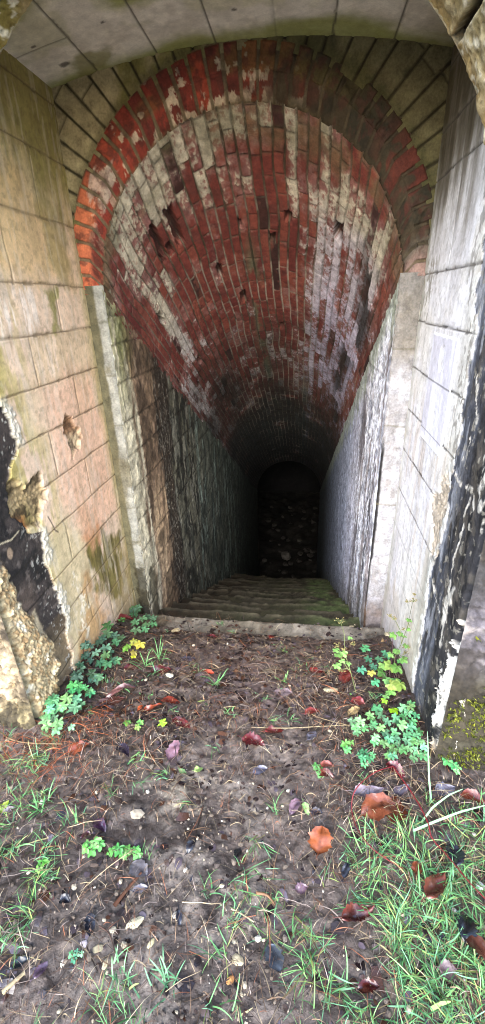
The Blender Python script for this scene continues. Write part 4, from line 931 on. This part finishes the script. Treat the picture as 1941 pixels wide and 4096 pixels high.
for a in [
 (309,1563,46,20,(110,34,36),'wine red crumpled leaf tucked under the upper left teal plant',.7,.8),
 (538,1602,20,10,(130,34,44),'tiny crimson leaf on the pale top slab, left of centre',.6,.5),
 (686,1600,20,60,(150,40,36),'tiny bright red leaf on the pale top slab, right of centre',.8,.4),
 (525,1692,28,-10,(206,84,56),'small bright orange-red leaf alone on bare soil below the stairs',.55,.6),
 (430,1765,44,5,(128,48,34),'red-brown oval leaf lying left of the path, nearest above the curled orange one',.5,.4),
 (385,1784,42,12,(168,74,46),'curled glossy orange-brown leaf on the left of the path',.4,.9),
 (354,1780,20,80,(206,92,44),'small bright orange leaf scrap beside the curled orange-brown leaf',.5,.6),
 (458,1820,48,-15,(116,42,44),'purple-red veined leaf below the bright green lobed leaf',.55,.5),
 (198,1884,48,25,(140,66,40),'rust brown leaf below the lowest left teal plant',.6,.4),
 (312,1893,50,-40,(50,40,58),'folded purple-black leaf on straw left of the path',.5,.9),
 (438,1893,46,75,(150,110,124),'shiny pinkish mauve leaf curled on the path',.6,.9),
 (330,1680,34,30,(88,34,40),'dark maroon leaf right below the yellow leaved plant',.6,.6),
 (303,1748,66,35,(112,72,70),'long rolled brown-mauve leaf right of the left plants',.28,.9),
 (283,1765,60,20,(92,54,46),'dark brown flat leaf just under the long rolled leaf',.5,.5),
 (476,1657,34,0,(70,66,80),'flat slate-grey leaf on soil near the slab, left of centre',.5,.3),
 (405,1690,46,15,(96,38,40),'maroon crumpled leaf above the cream chip on the left',.6,.7),
 (795,1690,32,10,(130,40,38),'small dark red leaf lying in litter, right of centre below the slab',.6,.5),
 (868,1705,46,80,(112,44,38),'brown-red leaf at the foot of the seeding stalk',.6,.6),
 (901,1768,32,-5,(150,60,60),'glossy red leaf left of the yellow-green seedling leaves',.8,.5),
 (785,1793,36,25,(128,44,38),'dark red leaf in dry stalks left of the big right plant',.55,.6),
 (690,1842,44,20,(120,40,34),'red-brown leaf in the middle of the path under a long stalk',.5,.5),
 (638,1868,54,-10,(104,36,38),'dark wine leaf in the middle of the path, lower than the red-brown one',.6,.5),
 (891,1793,38,40,(196,164,110),'pale tan leaf left of the big right plant',.5,.6),
 (713,1742,42,0,(126,108,112),'pinkish grey flat leaf on bare soil right of the path centre',.6,.3),
 (785,1850,34,60,(112,110,124),'blue-grey leaf left of the big right plant, in dark litter',.6,.4),
 (655,1940,36,20,(98,96,112),'slate blue leaf on dark litter in the middle of the path',.6,.5),
 (252,2078,42,-30,(70,42,66),'dark purple leaf on the left grass, upper of a pair',.6,.7),
 (215,2101,26,20,(78,36,44),'small maroon leaf on the left grass, lower of a pair',.6,.6),
 (20,2040,30,35,(118,108,116),'grey leaf at the left photo edge beside a yellow-green one',.5,.5),
 (8,2031,30,60,(156,190,40),'yellow-green fresh leaf at the left photo edge',.6,.6),
 (350,2186,50,-25,(124,118,122),'broad dull grey leaf right of the small green weeds',.8,.3),
 (353,2237,34,20,(128,124,134),'narrow light grey leaf under the broad grey one',.5,.4),
 (164,2266,30,0,(34,34,44),'small shiny black leaf in the left grass',.7,.8),
 (227,2327,48,-65,(50,52,62),'curled blue-black leaf left of the large cream stone',.5,.9),
 (52,2425,42,40,(46,52,56),'dark slate leaf near the lower left corner',.5,.6),
 (103,2441,36,70,(108,84,104),'mauve leaf near the lower left corner',.6,.5),
 (482,2128,34,70,(44,44,52),'small black leaf on the bare path below its widest part',.5,.8),
 (600,2147,26,80,(26,28,36),'tiny black leaf at the edge of the right grass',.7,.8),
 (451,2310,28,-70,(46,48,60),'narrow black leaf on bare soil right of the large cream stone',.5,.8),
 (770,2034,26,-60,(150,196,110),'pale green and white folded leaf in brown stalks',.6,.8),
 (744,2031,44,60,(124,96,110),'mauve shrivelled leaf beside the pale green folded leaf',.5,.8),
 (798,2045,26,10,(52,44,56),'small purple-black leaf right of the pale green folded leaf',.7,.7),
 (955,2034,88,20,(136,72,46),'largest rust brown leaf, overlapped by a darker one, on the right',.62,.5),
 (992,2036,66,75,(112,52,30),'dark brown broad leaf overlapping the largest rust leaf',.85,.5),
 (927,1996,72,15,(158,138,146),'pale lilac shrivelled leaf above the largest rust leaf',.45,.9),
 (806,2114,56,80,(158,82,44),'upright orange-brown broad leaf at the grass edge',.9,.45),
 (1048,2183,32,75,(140,66,38),'small rust leaf standing in the right grass',.7,.6),
 (1096,2232,92,50,(132,70,54),'long glossy brown curled leaf in the right grass',.45,1.0),
 (900,2303,86,28,(124,60,50),'big curled reddish brown leaf in the middle of the right grass',.4,1.1),
 (692,2412,60,-60,(74,82,92),'blue-grey flat leaf on soil at the grass edge near the bottom',.65,.4),
 (759,2235,30,20,(122,92,106),'small mauve leaf in the grass below the orange-brown leaf',.7,.5),
 (927,2485,50,10,(92,32,26),'dark red leaf deep in the bottom right grass',.5,.7),
 (1203,2400,90,-60,(112,62,46),'brown curled leaf at the right photo edge near the bottom',.4,1.0),
 (1143,2150,56,80,(42,42,54),'shiny black crumpled leaf under the red bramble stem',.7,.9),
 (1130,2443,42,0,(120,98,96),'dull mauve-grey round leaf in the bottom right grass',.8,.4),
 (819,1950,40,-10,(116,50,38),'dark rust leaf left of the small clover plant, lower of two',.55,.6),
 (823,1926,34,15,(150,76,60),'pinkish rust leaf left of the small clover plant, upper of two',.5,.6),
 (996,1938,46,-30,(112,34,38),'wine red pointed leaf below the big right plant',.6,.7),
 (1192,2011,56,-10,(130,58,40),'red-brown leaf at the right photo edge above the long grass blades',.5,.6),
 (1143,2066,50,5,(150,108,104),'dusky pink leaf behind the long grass blades',.5,.5),
 (870,2192,34,70,(34,36,46),'small black leaf in the grass below the upright orange leaf',.5,.7),
 (1172,2336,60,70,(30,32,36),'black folded leaf right in the grass under the glossy brown one',.6,.9),
 (500,1934,22,40,(170,206,110),'tiny pale green leaf on the path, right of the pair',.7,.4),
 (460,1940,20,-20,(150,190,120),'tiny grey-green leaf on the path, left of the pair',.6,.4),
 (1010,1990,44,30,(96,86,98),'lilac-grey leaf between the largest rust leaf and the bramble stem',.5,.7),
 (1120,1990,50,20,(108,104,118),'blue-grey leaf above the long grass blades on the right',.6,.5)]:
    fallen(*a[:6],wr=a[6],curl=a[7])

# ---- stones and chips
def stone(px,py,n,label,col=(206,194,164),asp=.6,flat=.35,rz=0.,seed=1,cat='stone'):
    x,y,z=at(px,py);s=depth_px(x,y,z,n)*.5
    o=rock('stone',(x,y,z+s*flat*.35),s,500+seed,tuple(int(q*.84) for q in col),flat,asp,rz=math.radians(rz));tag(o,label,cat,'pale stones on the ground');return o
for i,a in enumerate([(340,2325,50,'large cream limestone fragment on the bare soil',(214,204,170),.55,.3,35),(265,2428,26,'upright narrow cream stone below the large fragment',(206,196,160),.5,.5,80),
 (381,2374,24,'yellowish chip right below the large limestone fragment',(206,196,150),.6,.4,60),(247,2387,30,'dull tan flat stone left of the narrow cream stone',(176,164,132),.7,.3,20),
 (211,2376,22,'pinkish white chip left of the dull tan stone',(216,200,200),.7,.4,0),(600,2418,36,'cream angular stone near the bottom, beside dull tan specks',(204,188,150),.6,.4,-20),
 (444,1588,22,'square cream chip on the pale top slab',(222,204,160),.9,.3,10),(425,1700,24,'ivory chip beside the left grass tuft',(226,214,188),.7,.4,0),
 (976,1598,20,'rounded cream pebble against the right wall foot',(220,206,170),.8,.6,0),(963,1613,16,'orange-cream pebble just below the rounded cream one',(214,176,124),.6,.5,70),
 (865,1543,16,'small cream chip on the second step at right',(206,192,156),.5,.4,0),(580,2467,24,'orange-tan flake near the bottom edge',(196,140,84),.8,.3,50),
 (1208,2232,26,'crumpled white scrap of chalk at the right photo edge',(226,226,230),.8,.5,0),(831,1737,40,'flat pale yellow stone half buried left of the right plants',(196,186,150),.5,.25,10),
 (345,2050,40,'flat worn chalky patch stone in the left of the path',(186,172,150),.7,.15,0),(560,2230,18,'pale pebble in the middle of the bare soil',(186,172,140),.7,.5,0),
 (590,2370,18,'buff pebble low in the middle of the bare soil',(196,184,156),.6,.4,40)]):
    o=stone(a[0],a[1],a[2],a[3],a[4],a[5],a[6],a[7],i)
    if a[1]==1543: o.location=(.30,2.06,-.185)
# ---- sticks
def stick(pts,rad,label,col,name='twig',h=.008,cat='twig',mat=None,group=None):
    P=[]
    for i,q in enumerate(pts):
        x,y,z=at(q[0],q[1],q[2] if len(q)>2 else h);P.append((x,y,z))
    # resample smoothly
    P=np.array(P);m=len(P);ts=np.linspace(0,m-1,max(8,m*4))
    def cr(t):
        i=int(min(math.floor(t),m-2));u=t-i;p0,p1,p2,p3=P[max(i-1,0)],P[i],P[i+1],P[min(i+2,m-1)]
        return .5*((2*p1)+(-p0+p2)*u+(2*p0-5*p1+4*p2-p3)*u*u+(-p0+3*p1-3*p2+p3)*u**3)
    Q=[cr(t) for t in ts];o=tube(name,np.array(Q),[rad*(1-.45*k/len(Q)) for k in range(len(Q))],lin(col)*.5,mat or M_straw,None,6)
    tag(o,label,cat,group);return o
stick([(288,2279),(320,2238),(356,2196)],.0055,'rotten red-brown stick lying beside the broad grey leaf',(112,72,50))
stick([(512,2026),(500,2070),(488,2112)],.003,'straight dark twig on the bare path',(66,54,46))
stick([(16,1855),(60,1868),(157,1872)],.0028,'pale bent twig along the foot of the left wall',(176,150,112))
stick([(54,1876),(100,1892),(152,1897)],.0022,'thin dark twig below the pale bent one at left',(60,48,50))
stick([(633,1830),(720,1832),(800,1828),(880,1824)],.002,'long straight straw stalk across the right of the path',(196,176,136))
stick([(740,1760),(790,1800),(880,1826)],.002,'slanting pale stalk joining the long straw stalk',(186,160,120))
stick([(8,2497),(30,2475),(62,2447)],.006,'pale peeled bark strip near the lower left corner',(206,186,146))
stick([(470,1560,.03),(478,1585,.015),(490,1612,.004)],.0016,'short dark twig sticking up on the pale slab',(70,60,54))
stick([(582,2286),(610,2300),(640,2320)],.0026,'pale straw piece at the left edge of the right grass',(206,190,150))
stick([(645,2247),(672,2252),(692,2276)],.004,'curved reddish straw at the edge of the right grass',(176,130,94))
stick([(1080,1930),(1085,1890),(1100,1840,.05)],.0018,'thin dry stem leaning on the right jamb',(170,150,110))
stick([(300,1790),(330,1740),(350,1725)],.0024,'dark twig crossing the litter right of the left plants',(88,64,50))
stick([(365,1890),(372,1860),(385,1825)],.0022,'thin reddish twig pointing up the left of the path',(104,60,46))
stick([(250,2330),(275,2350),(290,2400)],.0016,'thin brown twig beside the curled blue-black leaf',(92,66,54))
o=stick([(989,1928,.02),(942,1944,.05),(896,1985,.05),(885,2031,.03),(896,2078,.03),(927,2124,.04),(963,2155,.03),(1014,2186,.01)],.0017,'thin red bramble stem looping over the litter around the lilac leaf',(150,46,52),'bramble_stem',cat='stem')
o=stick([(989,1928,.02),(1040,2000,.04),(1076,2067,.05),(1087,2108,.05),(1128,2155,.05),(1179,2217,.06),(1225,2265,.06)],.0022,'longer red bramble stem running down to the right photo edge',(150,40,48),'bramble_stem',cat='stem')

# ---- green plants
def lobed(nl,cut,teeth,r_):
    "outline of a lobed leaf, star shaped about its base"
    if nl==5: an=[-118,-60,0,60,118];le=[.62,.86,1.,.86,.62]
    else: an=[-72,0,72];le=[.82,1.,.82]
    out=[(-165,.12)]
    for a,l in zip(an,le):
        l*=r_.uniform(.92,1.08);k=26 if nl==5 else 32
        out+=[(a-k,cut*l)]
        if teeth: out+=[(a-k*.74,.66*l),(a-k*.5,.64*l),(a-k*.42,.84*l),(a-k*.2,.83*l),(a,1.*l),(a+k*.2,.83*l),(a+k*.42,.84*l),(a+k*.5,.64*l),(a+k*.74,.66*l)]
        else: out+=[(a-k*.7,.80*l),(a-k*.35,.95*l),(a,1.*l),(a+k*.35,.95*l),(a+k*.7,.80*l)]
    out+=[(an[-1]+ (26 if nl==5 else 32),cut*le[-1]),(165,.12)]
    return out
class Fol:
    def __init__(s): s.V=[];s.F=[];s.C=[];s.n=0
    def leaflet(s,pos,dirv,up,size,col,r_,nl=5,cut=.42,teeth=True,droop=.35):
        dirv=np.array(dirv);dirv/=np.linalg.norm(dirv);up=np.array(up)-dirv*np.dot(up,dirv);up/=np.linalg.norm(up);sd=np.cross(up,dirv)
        ol=lobed(nl,cut,teeth,r_);c=np.array(pos)
        P=[c];K=[lin(col)*.8]
        mid=[]
        for a,l in ol:
            ar=math.radians(a);q=l*size;wv=.06*math.sin(ar*5+r_.uniform(0,.5))
            z=-droop*l*l*size*.5+(wv)*size
            P.append(c+dirv*math.cos(ar)*q+sd*math.sin(ar)*q+up*z);K.append(lin(col)*r_.uniform(.85,1.15)*(1.0 if l>.6 else .8))
        b=s.n;m=len(ol)
        s.V+=P;s.C+=K;s.F+=[(b,b+1+i,b+2+i) for i in range(m-1)];s.n+=len(P)
    def leaf(s,pos,size,col,r_,kindl='herb',face=None):
        a=r_.uniform(-2.6,-.5) if face is None else face   # most leaves reach out towards the light
        d=np.array([math.cos(a),math.sin(a),r_.uniform(-.15,.25)]);up=np.array([r_.uniform(-.25,.25),-.35+r_.uniform(-.25,.25),1.])
        d/=np.linalg.norm(d);sd=np.cross(up/np.linalg.norm(up),d)
        p=np.array(pos)-d*size*.25
        if kindl=='herb':
            s.leaflet(p+d*size*.08,d,up,size*.62,col,r_,5,.40)
            s.leaflet(p-sd*size*.05,d*.35-sd,up,size*.46,col,r_,3,.42)
            s.leaflet(p+sd*size*.05,d*.35+sd,up,size*.46,col,r_,3,.42)
        else:
            s.leaflet(p,d,up,size*.75,col,r_,5,.72,False,.5)
def plant(label,base,leaves,col,kindl='herb',group=None,seed=1,hmax=.06,stalk=(104,92,72),k=.72,cat='plant',name='leafy_plant'):
    r_=np.random.default_rng(seed);bx,by,bz=at(*base)
    o=thing(name,label,cat,(bx,by,bz),group);F=Fol();V=[];Q=[];n=0
    for lf in leaves:
        px,py,sz=lf[:3];h=lf[3] if len(lf)>3 else r_.uniform(.35,1.)*hmax
        c=lf[4] if len(lf)>4 else col
        c=np.array(c)*r_.uniform(.72,1.14)*np.array([r_.uniform(.9,1.25),1,r_.uniform(.8,1.05)])
        p=np.array(at(px,py,h));S_=depth_px(*p,sz)*.98
        p[0]=min(max(p[0],XL+.03),XR-.03) if p[1]>YF else p[0]
        F.leaf(p-np.array([bx,by,bz]),S_,np.clip(c,0,255),r_,kindl)
        e=p-np.array([bx,by,bz]);g=np.array([e[0]*.35,e[1]*.35,0.]);g[2]=float(gh(bx+g[0],by+g[1]))-bz
        m=(g+e)/2+np.array([0,0,.012])
        v,q=tube_arrays([g,m,e],[.0013,.0011,.0009],4);V.append(v);Q.append(q+n);n+=len(v)
    mesh_np('foliage',F.V,np.array(F.F),np.array(F.C)*k,M_green,o,False)
    mesh_np('stem',np.concatenate(V),np.concatenate(Q),np.broadcast_to(lin(stalk)*.5,(n,3)).copy(),M_straw,o)
    return o
LA=lambda L:[((.412*a[0]),(1509.6+.412*a[1]),.40*a[2])+tuple(a[3:]) for a in L]
RA_=lambda L:[((843.5+.309*a[0]),(1446.8+.309*a[1]),.31*a[2])+tuple(a[3:]) for a in L]
TEAL,TEAL2,BRT=(92,146,114),(80,130,106),(112,178,128)
HG='lobed green plants along the walls'
plant('upper left teal lobed plant, nearest the stair head','' or (335,1575),LA([(725,45,70),(760,60,60),(800,50,70),(845,55,60),(800,90,66),(820,140,70),(870,120,66),(900,105,66),(930,115,60),(935,150,60),(890,155,60),(880,182,60),(830,190,76),(700,120,54,.02,(120,180,90))]),TEAL,'herb',HG,11)
plant('dense teal lobed plant second from the stairs on the left',(268,1655),LA([(620,160,90,.07,(64,130,84)),(640,205,80),(690,220,80),(730,235,66),(600,240,76),(600,265,70),(640,300,90),(590,325,70),(670,330,70),(610,390,80),(650,400,80),(690,375,80),(720,375,66),(700,260,70),(640,345,76)]),TEAL,'herb',HG,12)
plant('dark stalky lobed plant against the left wall foot',(205,1668),LA([(465,280,60,.09),(500,285,66,.09),(545,285,60,.08),(525,270,60,.09),(480,340,54,.05),(500,350,54,.05),(545,370,56,.04),(480,400,66,.04),(515,330,50,.05)]),(66,112,90),'herb',HG,13,hmax=.09,stalk=(96,60,52))
plant('teal lobed plant fourth along the left wall, below the dark stalky one',(215,1712),LA([(470,480,90),(550,450,76),(590,490,84),(570,480,76),(500,430,66),(455,460,70),(600,470,66)]),TEAL2,'herb',HG,14)
plant('mid green lobed plant between the teal one and the lowest left plant',(195,1740),LA([(440,530,80),(480,545,90),(430,560,66),(510,540,60),(550,575,76),(470,520,70),(545,560,60)]),(80,160,104),'herb',HG,15)
plant('lowest and brightest lobed plant at the left wall front corner',(145,1800),LA([(235,620,96),(280,610,80),(325,610,90),(400,610,90),(450,610,96),(490,650,80),(440,665,100),(350,670,90),(235,700,120),(300,700,80),(285,775,80),(345,765,100),(350,800,80),(440,780,56),(210,660,80),(260,740,80),(320,735,80),(375,650,80)]),BRT,'herb',HG,16)
plant('small plant with bright yellow leaves left of the path',(340,1645),LA([(850,275,70,.04,(190,172,76)),(815,255,50,.04,(180,166,80)),(815,325,44,.03,(160,160,76)),(775,285,50,.03),(765,300,40,.02),(812,345,36,.02,(190,200,70))]),(120,180,80),'round',None,17)
plant('open teal lobed plant near the right wall, below the slab',(935,1680),RA_([(255,600,90),(265,690,80),(220,780,90),(305,750,80),(335,880,90),(405,640,80),(355,690,80),(420,660,70)]),(86,160,128),'herb',HG,18,hmax=.07)
plant('yellow-green round leaved plant against the right wall',(985,1740),RA_([(470,490,60,.14),(400,740,90,.08),(440,740,100,.09),(500,760,90,.1),(380,800,80,.06),(470,900,100,.06,(122,168,84)),(530,900,100,.07,(132,174,92)),(460,950,80,.05),(420,985,54,.05),(400,1025,54,.04,(140,200,60)),(480,1100,76,.03,(130,196,40)),(295,800,66,.05,(176,176,84)),(500,620,54,.1),(540,700,60,.08),(500,860,80,.07,(118,172,84)),(430,860,70,.06)]),(112,166,92),'round',None,19,stalk=(120,84,90))
plant('big bright lobed plant filling the foot of the right jamb',(990,1850),RA_([(340,1100,110),(370,1150,100),(280,1150,90),(200,1200,100),(140,1200,90),(170,1250,90),(180,1290,80),(320,1230,90),(490,1170,90),(560,1090,90),(600,1130,90),(660,1060,80),(690,1150,80),(560,1230,100),(620,1250,100),(600,1310,100),(480,1290,100),(420,1290,90),(340,1330,90),(320,1370,80),(400,1380,90),(460,1420,100),(520,1400,100),(560,1430,90),(470,1480,90),(640,1360,100),(690,1280,90),(720,1370,90),(660,1440,90),(760,1480,96),(740,1410,80),(640,1500,80),(420,1200,80),(250,1250,80),(560,1160,80),(640,1200,80),(670,1310,80),(580,1360,90),(500,1340,80),(380,1250,90),(440,1350,90),(520,1210,80),(600,1420,80),(700,1480,80),(420,1480,70),(300,1180,80),(620,1080,80)]),(112,192,134),'herb',HG,20,hmax=.05)
plant('small lobed plant left of the big right plant',(872,1880),RA_([(90,1380,84),(110,1430,76),(70,1400,66),(125,1370,70)]),(110,194,110),'herb',HG,21,hmax=.03)
plant('small bright lobed plant below the big right plant',(917,1915),RA_([(240,1450,90),(280,1500,84),(220,1500,76),(240,1550,66),(300,1470,66),(200,1470,66)]),(110,196,130),'herb',HG,22,hmax=.03)
plant('lone lobed plant at the foot of the mossy front face',(1140,1935),RA_([(920,1530,84),(960,1550,84),(1000,1580,76),(990,1605,66),(900,1500,60)]),(110,200,130),'herb',HG,23,hmax=.03)
plant('small round leaved weed in the left grass, left of the pair',(232,2135),[(222,2125,26,.012),(240,2120,28,.015),(232,2142,26,.01),(252,2128,24,.012),(215,2138,22,.01)],(110,196,100),'round','small weeds in the grass',24)
plant('small round leaved weed in the left grass, above the broad grey leaf',(310,2147),[(296,2140,30,.012),(310,2150,28,.012),(280,2142,26,.01),(340,2140,26,.012),(346,2152,24,.01),(322,2138,22,.012)],(96,176,96),'round','small weeds in the grass',25)
plant('single leafed weed low in the left grass',(106,2180),[(106,2172,28,.015),(98,2188,20,.01),(112,2195,18,.008)],(104,186,84),'round','small weeds in the grass',26)
plant('tiny three leaved seedling near the bottom left',(188,2410),[(180,2402,16,.01),(192,2398,16,.012),(186,2416,16,.008),(204,2400,14,.01)],(110,190,150),'round','small weeds in the grass',27)
plant('bright green lobed leaflet alone on the left of the path',(406,1824),[(406,1820,26,.01)],(130,206,60),'herb','small weeds in the grass',28)
plant('small green weed right of the rust leaf pair',(800,1940),[(795,1930,22,.012),(806,1948,20,.01),(812,1938,18,.01)],(110,200,110),'round','small weeds in the grass',29)
plant('small green weed in the straw left of the path',(330,1830),[(320,1818,20,.012),(352,1818,18,.01),(345,1830,16,.01)],(120,190,100),'round','small weeds in the grass',30)

def stalk_plant(label,base,stems,heads,leaves,seed,col=(136,192,100)):
    r_=np.random.default_rng(seed);bx,by,bz=at(*base)
    o=thing('seeding_plant',label,'plant',(bx,by,bz),'stalks with dry seed heads')
    def P(px,py,dy=0):
        d=ray_dir(px,py);t=(by+dy)/d[1];p=np.array([0,0,CAMH])+d*t;p[0]=min(p[0],XR-.02);return p-np.array([bx,by,bz])
    V=[];Q=[];n=0
    for s_ in stems:
        pts=[P(*q) for q in s_]
        v,q=tube_arrays(pts,list(np.linspace(.0017,.0008,len(pts))),5);V.append(v);Q.append(q+n);n+=len(v)
    hv=[];hf=[];hn=0;co,fa,_=rock_mesh(3,1,1,1,.1,1)
    for hx,hy,hr in heads:
        c=P(hx,hy)
        for i in range(16):
            a=r_.normal(size=3);a/=np.linalg.norm(a);rr=hr*r_.uniform(.4,1.);e=c+a*np.array([rr,rr*.6,rr*.8])
            v,q=tube_arrays([c-np.array([0,0,hr*.6]),(c+e)/2,e],[.0005,.0004,.0004],3);V.append(v);Q.append(q+n);n+=len(v)
            hv.append(e+co*r_.uniform(.0014,.0026));hf.append(fa+hn);hn+=len(co)
    mesh_np('stem',np.concatenate(V),np.concatenate(Q),np.broadcast_to(lin((128,140,88))*.55,(n,3)).copy(),M_straw,o)
    mesh_np('seed_head',np.concatenate(hv),np.concatenate(hf),np.broadcast_to(lin((164,150,96))*.5,(hn,3)).copy(),M_straw,o,False)
    F=Fol()
    for l in leaves:
        p=P(l[0],l[1],r_.uniform(-.02,.01));F.leaf(p,depth_px(*(p+np.array([bx,by,bz])),l[2]),np.clip(np.array(l[3] if len(l)>3 else col)*r_.uniform(.85,1.1),0,255),r_,'round')
    mesh_np('foliage',F.V,np.array(F.F),np.array(F.C)*.62,M_green,o,False)
q=lambda a,b:(843.5+.309*a,1446.8+.309*b)
stalk_plant('thin seeding stalk in front of the slab at right',q(170,960),[[q(170,960),q(130,800),q(80,640),q(75,480),q(45,380)],[q(130,800),q(60,700),q(25,570)],[q(120,770),q(90,760),q(60,770)]],[q(40,375)+(.022,),q(20,570)+(.018,),q(58,775)+(.018,),q(66,600)+(.012,),q(150,560)+(.012,)],[q(30,650)+(20,),q(70,640)+(20,),q(20,740)+(20,),q(60,700)+(16,),q(120,510)+(13,),q(150,990)+(22,),q(185,1000)+(18,),q(110,720)+(14,),q(10,610)+(16,)],41)
stalk_plant('tall seeding stalk leaning on the right wall',q(500,830),[[q(500,830),q(480,680),q(540,560),q(590,420),q(620,270),q(655,160)],[q(540,560),q(530,450),q(490,370),q(455,335)],[q(590,420),q(640,360),q(620,440)],[q(520,640),q(600,690),q(690,620)]],[q(640,205)+(.016,),q(662,155)+(.008,),q(480,350)+(.015,),q(450,330)+(.012,),q(556,440)+(.01,),q(705,590)+(.02,),q(690,640)+(.016,),q(590,210)+(.01,)],[q(600,365)+(15,),q(530,480)+(18,),q(470,490)+(20,),q(625,445)+(12,),q(500,620)+(17,),q(605,580)+(16,),q(570,690)+(20,),q(640,690)+(14,),q(450,650)+(16,),q(560,500)+(12,)],42)
# ---- grass tufts and long blades
def tuft(label,px,py,n,hpx,seed,spread=.018,col=(120,186,110)):
    x,y,z=at(px,py);H=depth_px(x,y,z,hpx);r_=np.random.default_rng(seed)
    az=r_.uniform(0,6.28,n);ln=H*r_.uniform(.6,1.2,n);b=np.stack([x+r_.normal(0,spread,n)*.5,y+r_.normal(0,spread,n)*.5,np.full(n,z)],-1)
    c=lin(col)*.62*r_.uniform(.75,1.25,(n,1))
    o=ribbons('grass_tuft',b,az,ln,np.full(n,.0032),r_.uniform(.7,1.4,n),r_.uniform(-.2,.8,n),c*.8,c*1.1,M_grass,6,r_.uniform(-.5,.5,n));tag(o,label,'grass','grass tufts on the path');return o
tuft('grass tuft with upright blades right of the yellow leaved plant',402,1662,9,52,51)
tuft('spreading grass tuft just left of the upright one',366,1676,10,44,52,.02)
tuft('low grass tuft below the spreading one',388,1700,7,34,53,.02,(110,176,120))
tuft('grass tuft alone in the middle of the path below the slab',540,1722,10,40,54,.02)
tuft('small bright grass tuft right of the path middle',716,1714,7,30,55,.012,(130,206,110))
tuft('sprawling grass tuft at the far left above the purple leaf',100,2040,14,54,56,.025)
tuft('thick grass tuft at the bottom, left of the black-grey leaf',420,2470,16,60,57,.025,(110,170,120))
tuft('pale grass tuft at the bottom left of the cream angular stone',300,2440,10,46,58,.022,(130,190,130))
def blade(label,pts,wd,col=(150,206,150)):
    P=[np.array(at(q[0],q[1],q[2])) for q in pts];m=len(P);V=[];
    ts=np.linspace(0,m-1,14);
    for k,t in enumerate(ts):
        i=int(min(t,m-2));p=P[i]*(1-(t-i))+P[i+1]*(t-i);d=P[i+1]-P[i];s=np.cross(d,[0.2,-.6,.8]);s/=np.linalg.norm(s);w_=wd*.5*math.sqrt(max(.03,1-(k/13)**2))
        V+=[p-s*w_,p+s*w_-np.array([0,0,.0008])]
    qd=[(2*k,2*k+1,2*k+3,2*k+2) for k in range(13)]
    o=mesh_np('long_grass',np.array(V),np.array(qd),np.broadcast_to(lin(col)*.6,(len(V),3)).copy(),M_grass);tag(o,label,'grass','long grass blades at the right');return o
blade('long blue-green grass blade hanging in front of the right jamb',[(1086,2020,.01),(1080,1960,.05),(1078,1900,.10),(1076,1840,.13)],.006)
blade('long grass blade lying to the right photo edge, lower of two',[(1040,2090,.015),(1100,2065,.03),(1160,2042,.04),(1230,2024,.04)],.006)
blade('long grass blade pointing up right, upper of two',[(1060,2070,.01),(1090,2030,.04),(1130,2000,.06),(1165,1985,.06)],.005)
blade('short broad bright grass blade at the bottom right',[(1084,2540,.01),(1110,2525,.02),(1135,2520,.02)],.008,(150,200,100))
# ---- moss on the lower right of the front face
n=2600
mx=rng.uniform(XR+.01,1.0,n);mz=rng.uniform(.12,.66,n)
nn=fbm(mx,mz,0,16,4,421);ok=(nn+.30*ss(.6,.3,mz)-.05>.60);mx,mz=mx[ok],mz[ok];n=len(mx)
Pm=[];Fm=[];Cm=[];b=0
for i in range(n):
    base=np.array([mx[i],YF-.004,mz[i]]);l=rng.uniform(.005,.013)
    for k in range(4):
        d=np.array([rng.normal(0,.5),-1.,rng.normal(.25,.5)]);d/=np.linalg.norm(d);s_=np.cross(d,rng.normal(size=3));s_/=np.linalg.norm(s_)
        o_=base+rng.normal(0,.004,3)*np.array([1,.2,1])
        Pm+=[o_-s_*l*.28,o_+s_*l*.28,o_+d*l];Fm.append((b,b+1,b+2));b+=3
        cc=lin([(150,160,40),(120,130,34),(90,96,38),(170,172,54)][rng.integers(4)])*.55*rng.uniform(.7,1.2);Cm+=[cc*.7,cc*.7,cc]
mo=mesh_np('moss',np.array(Pm),np.array(Fm),np.array(Cm),M_grass,facade,False);kind(mo,'stuff')
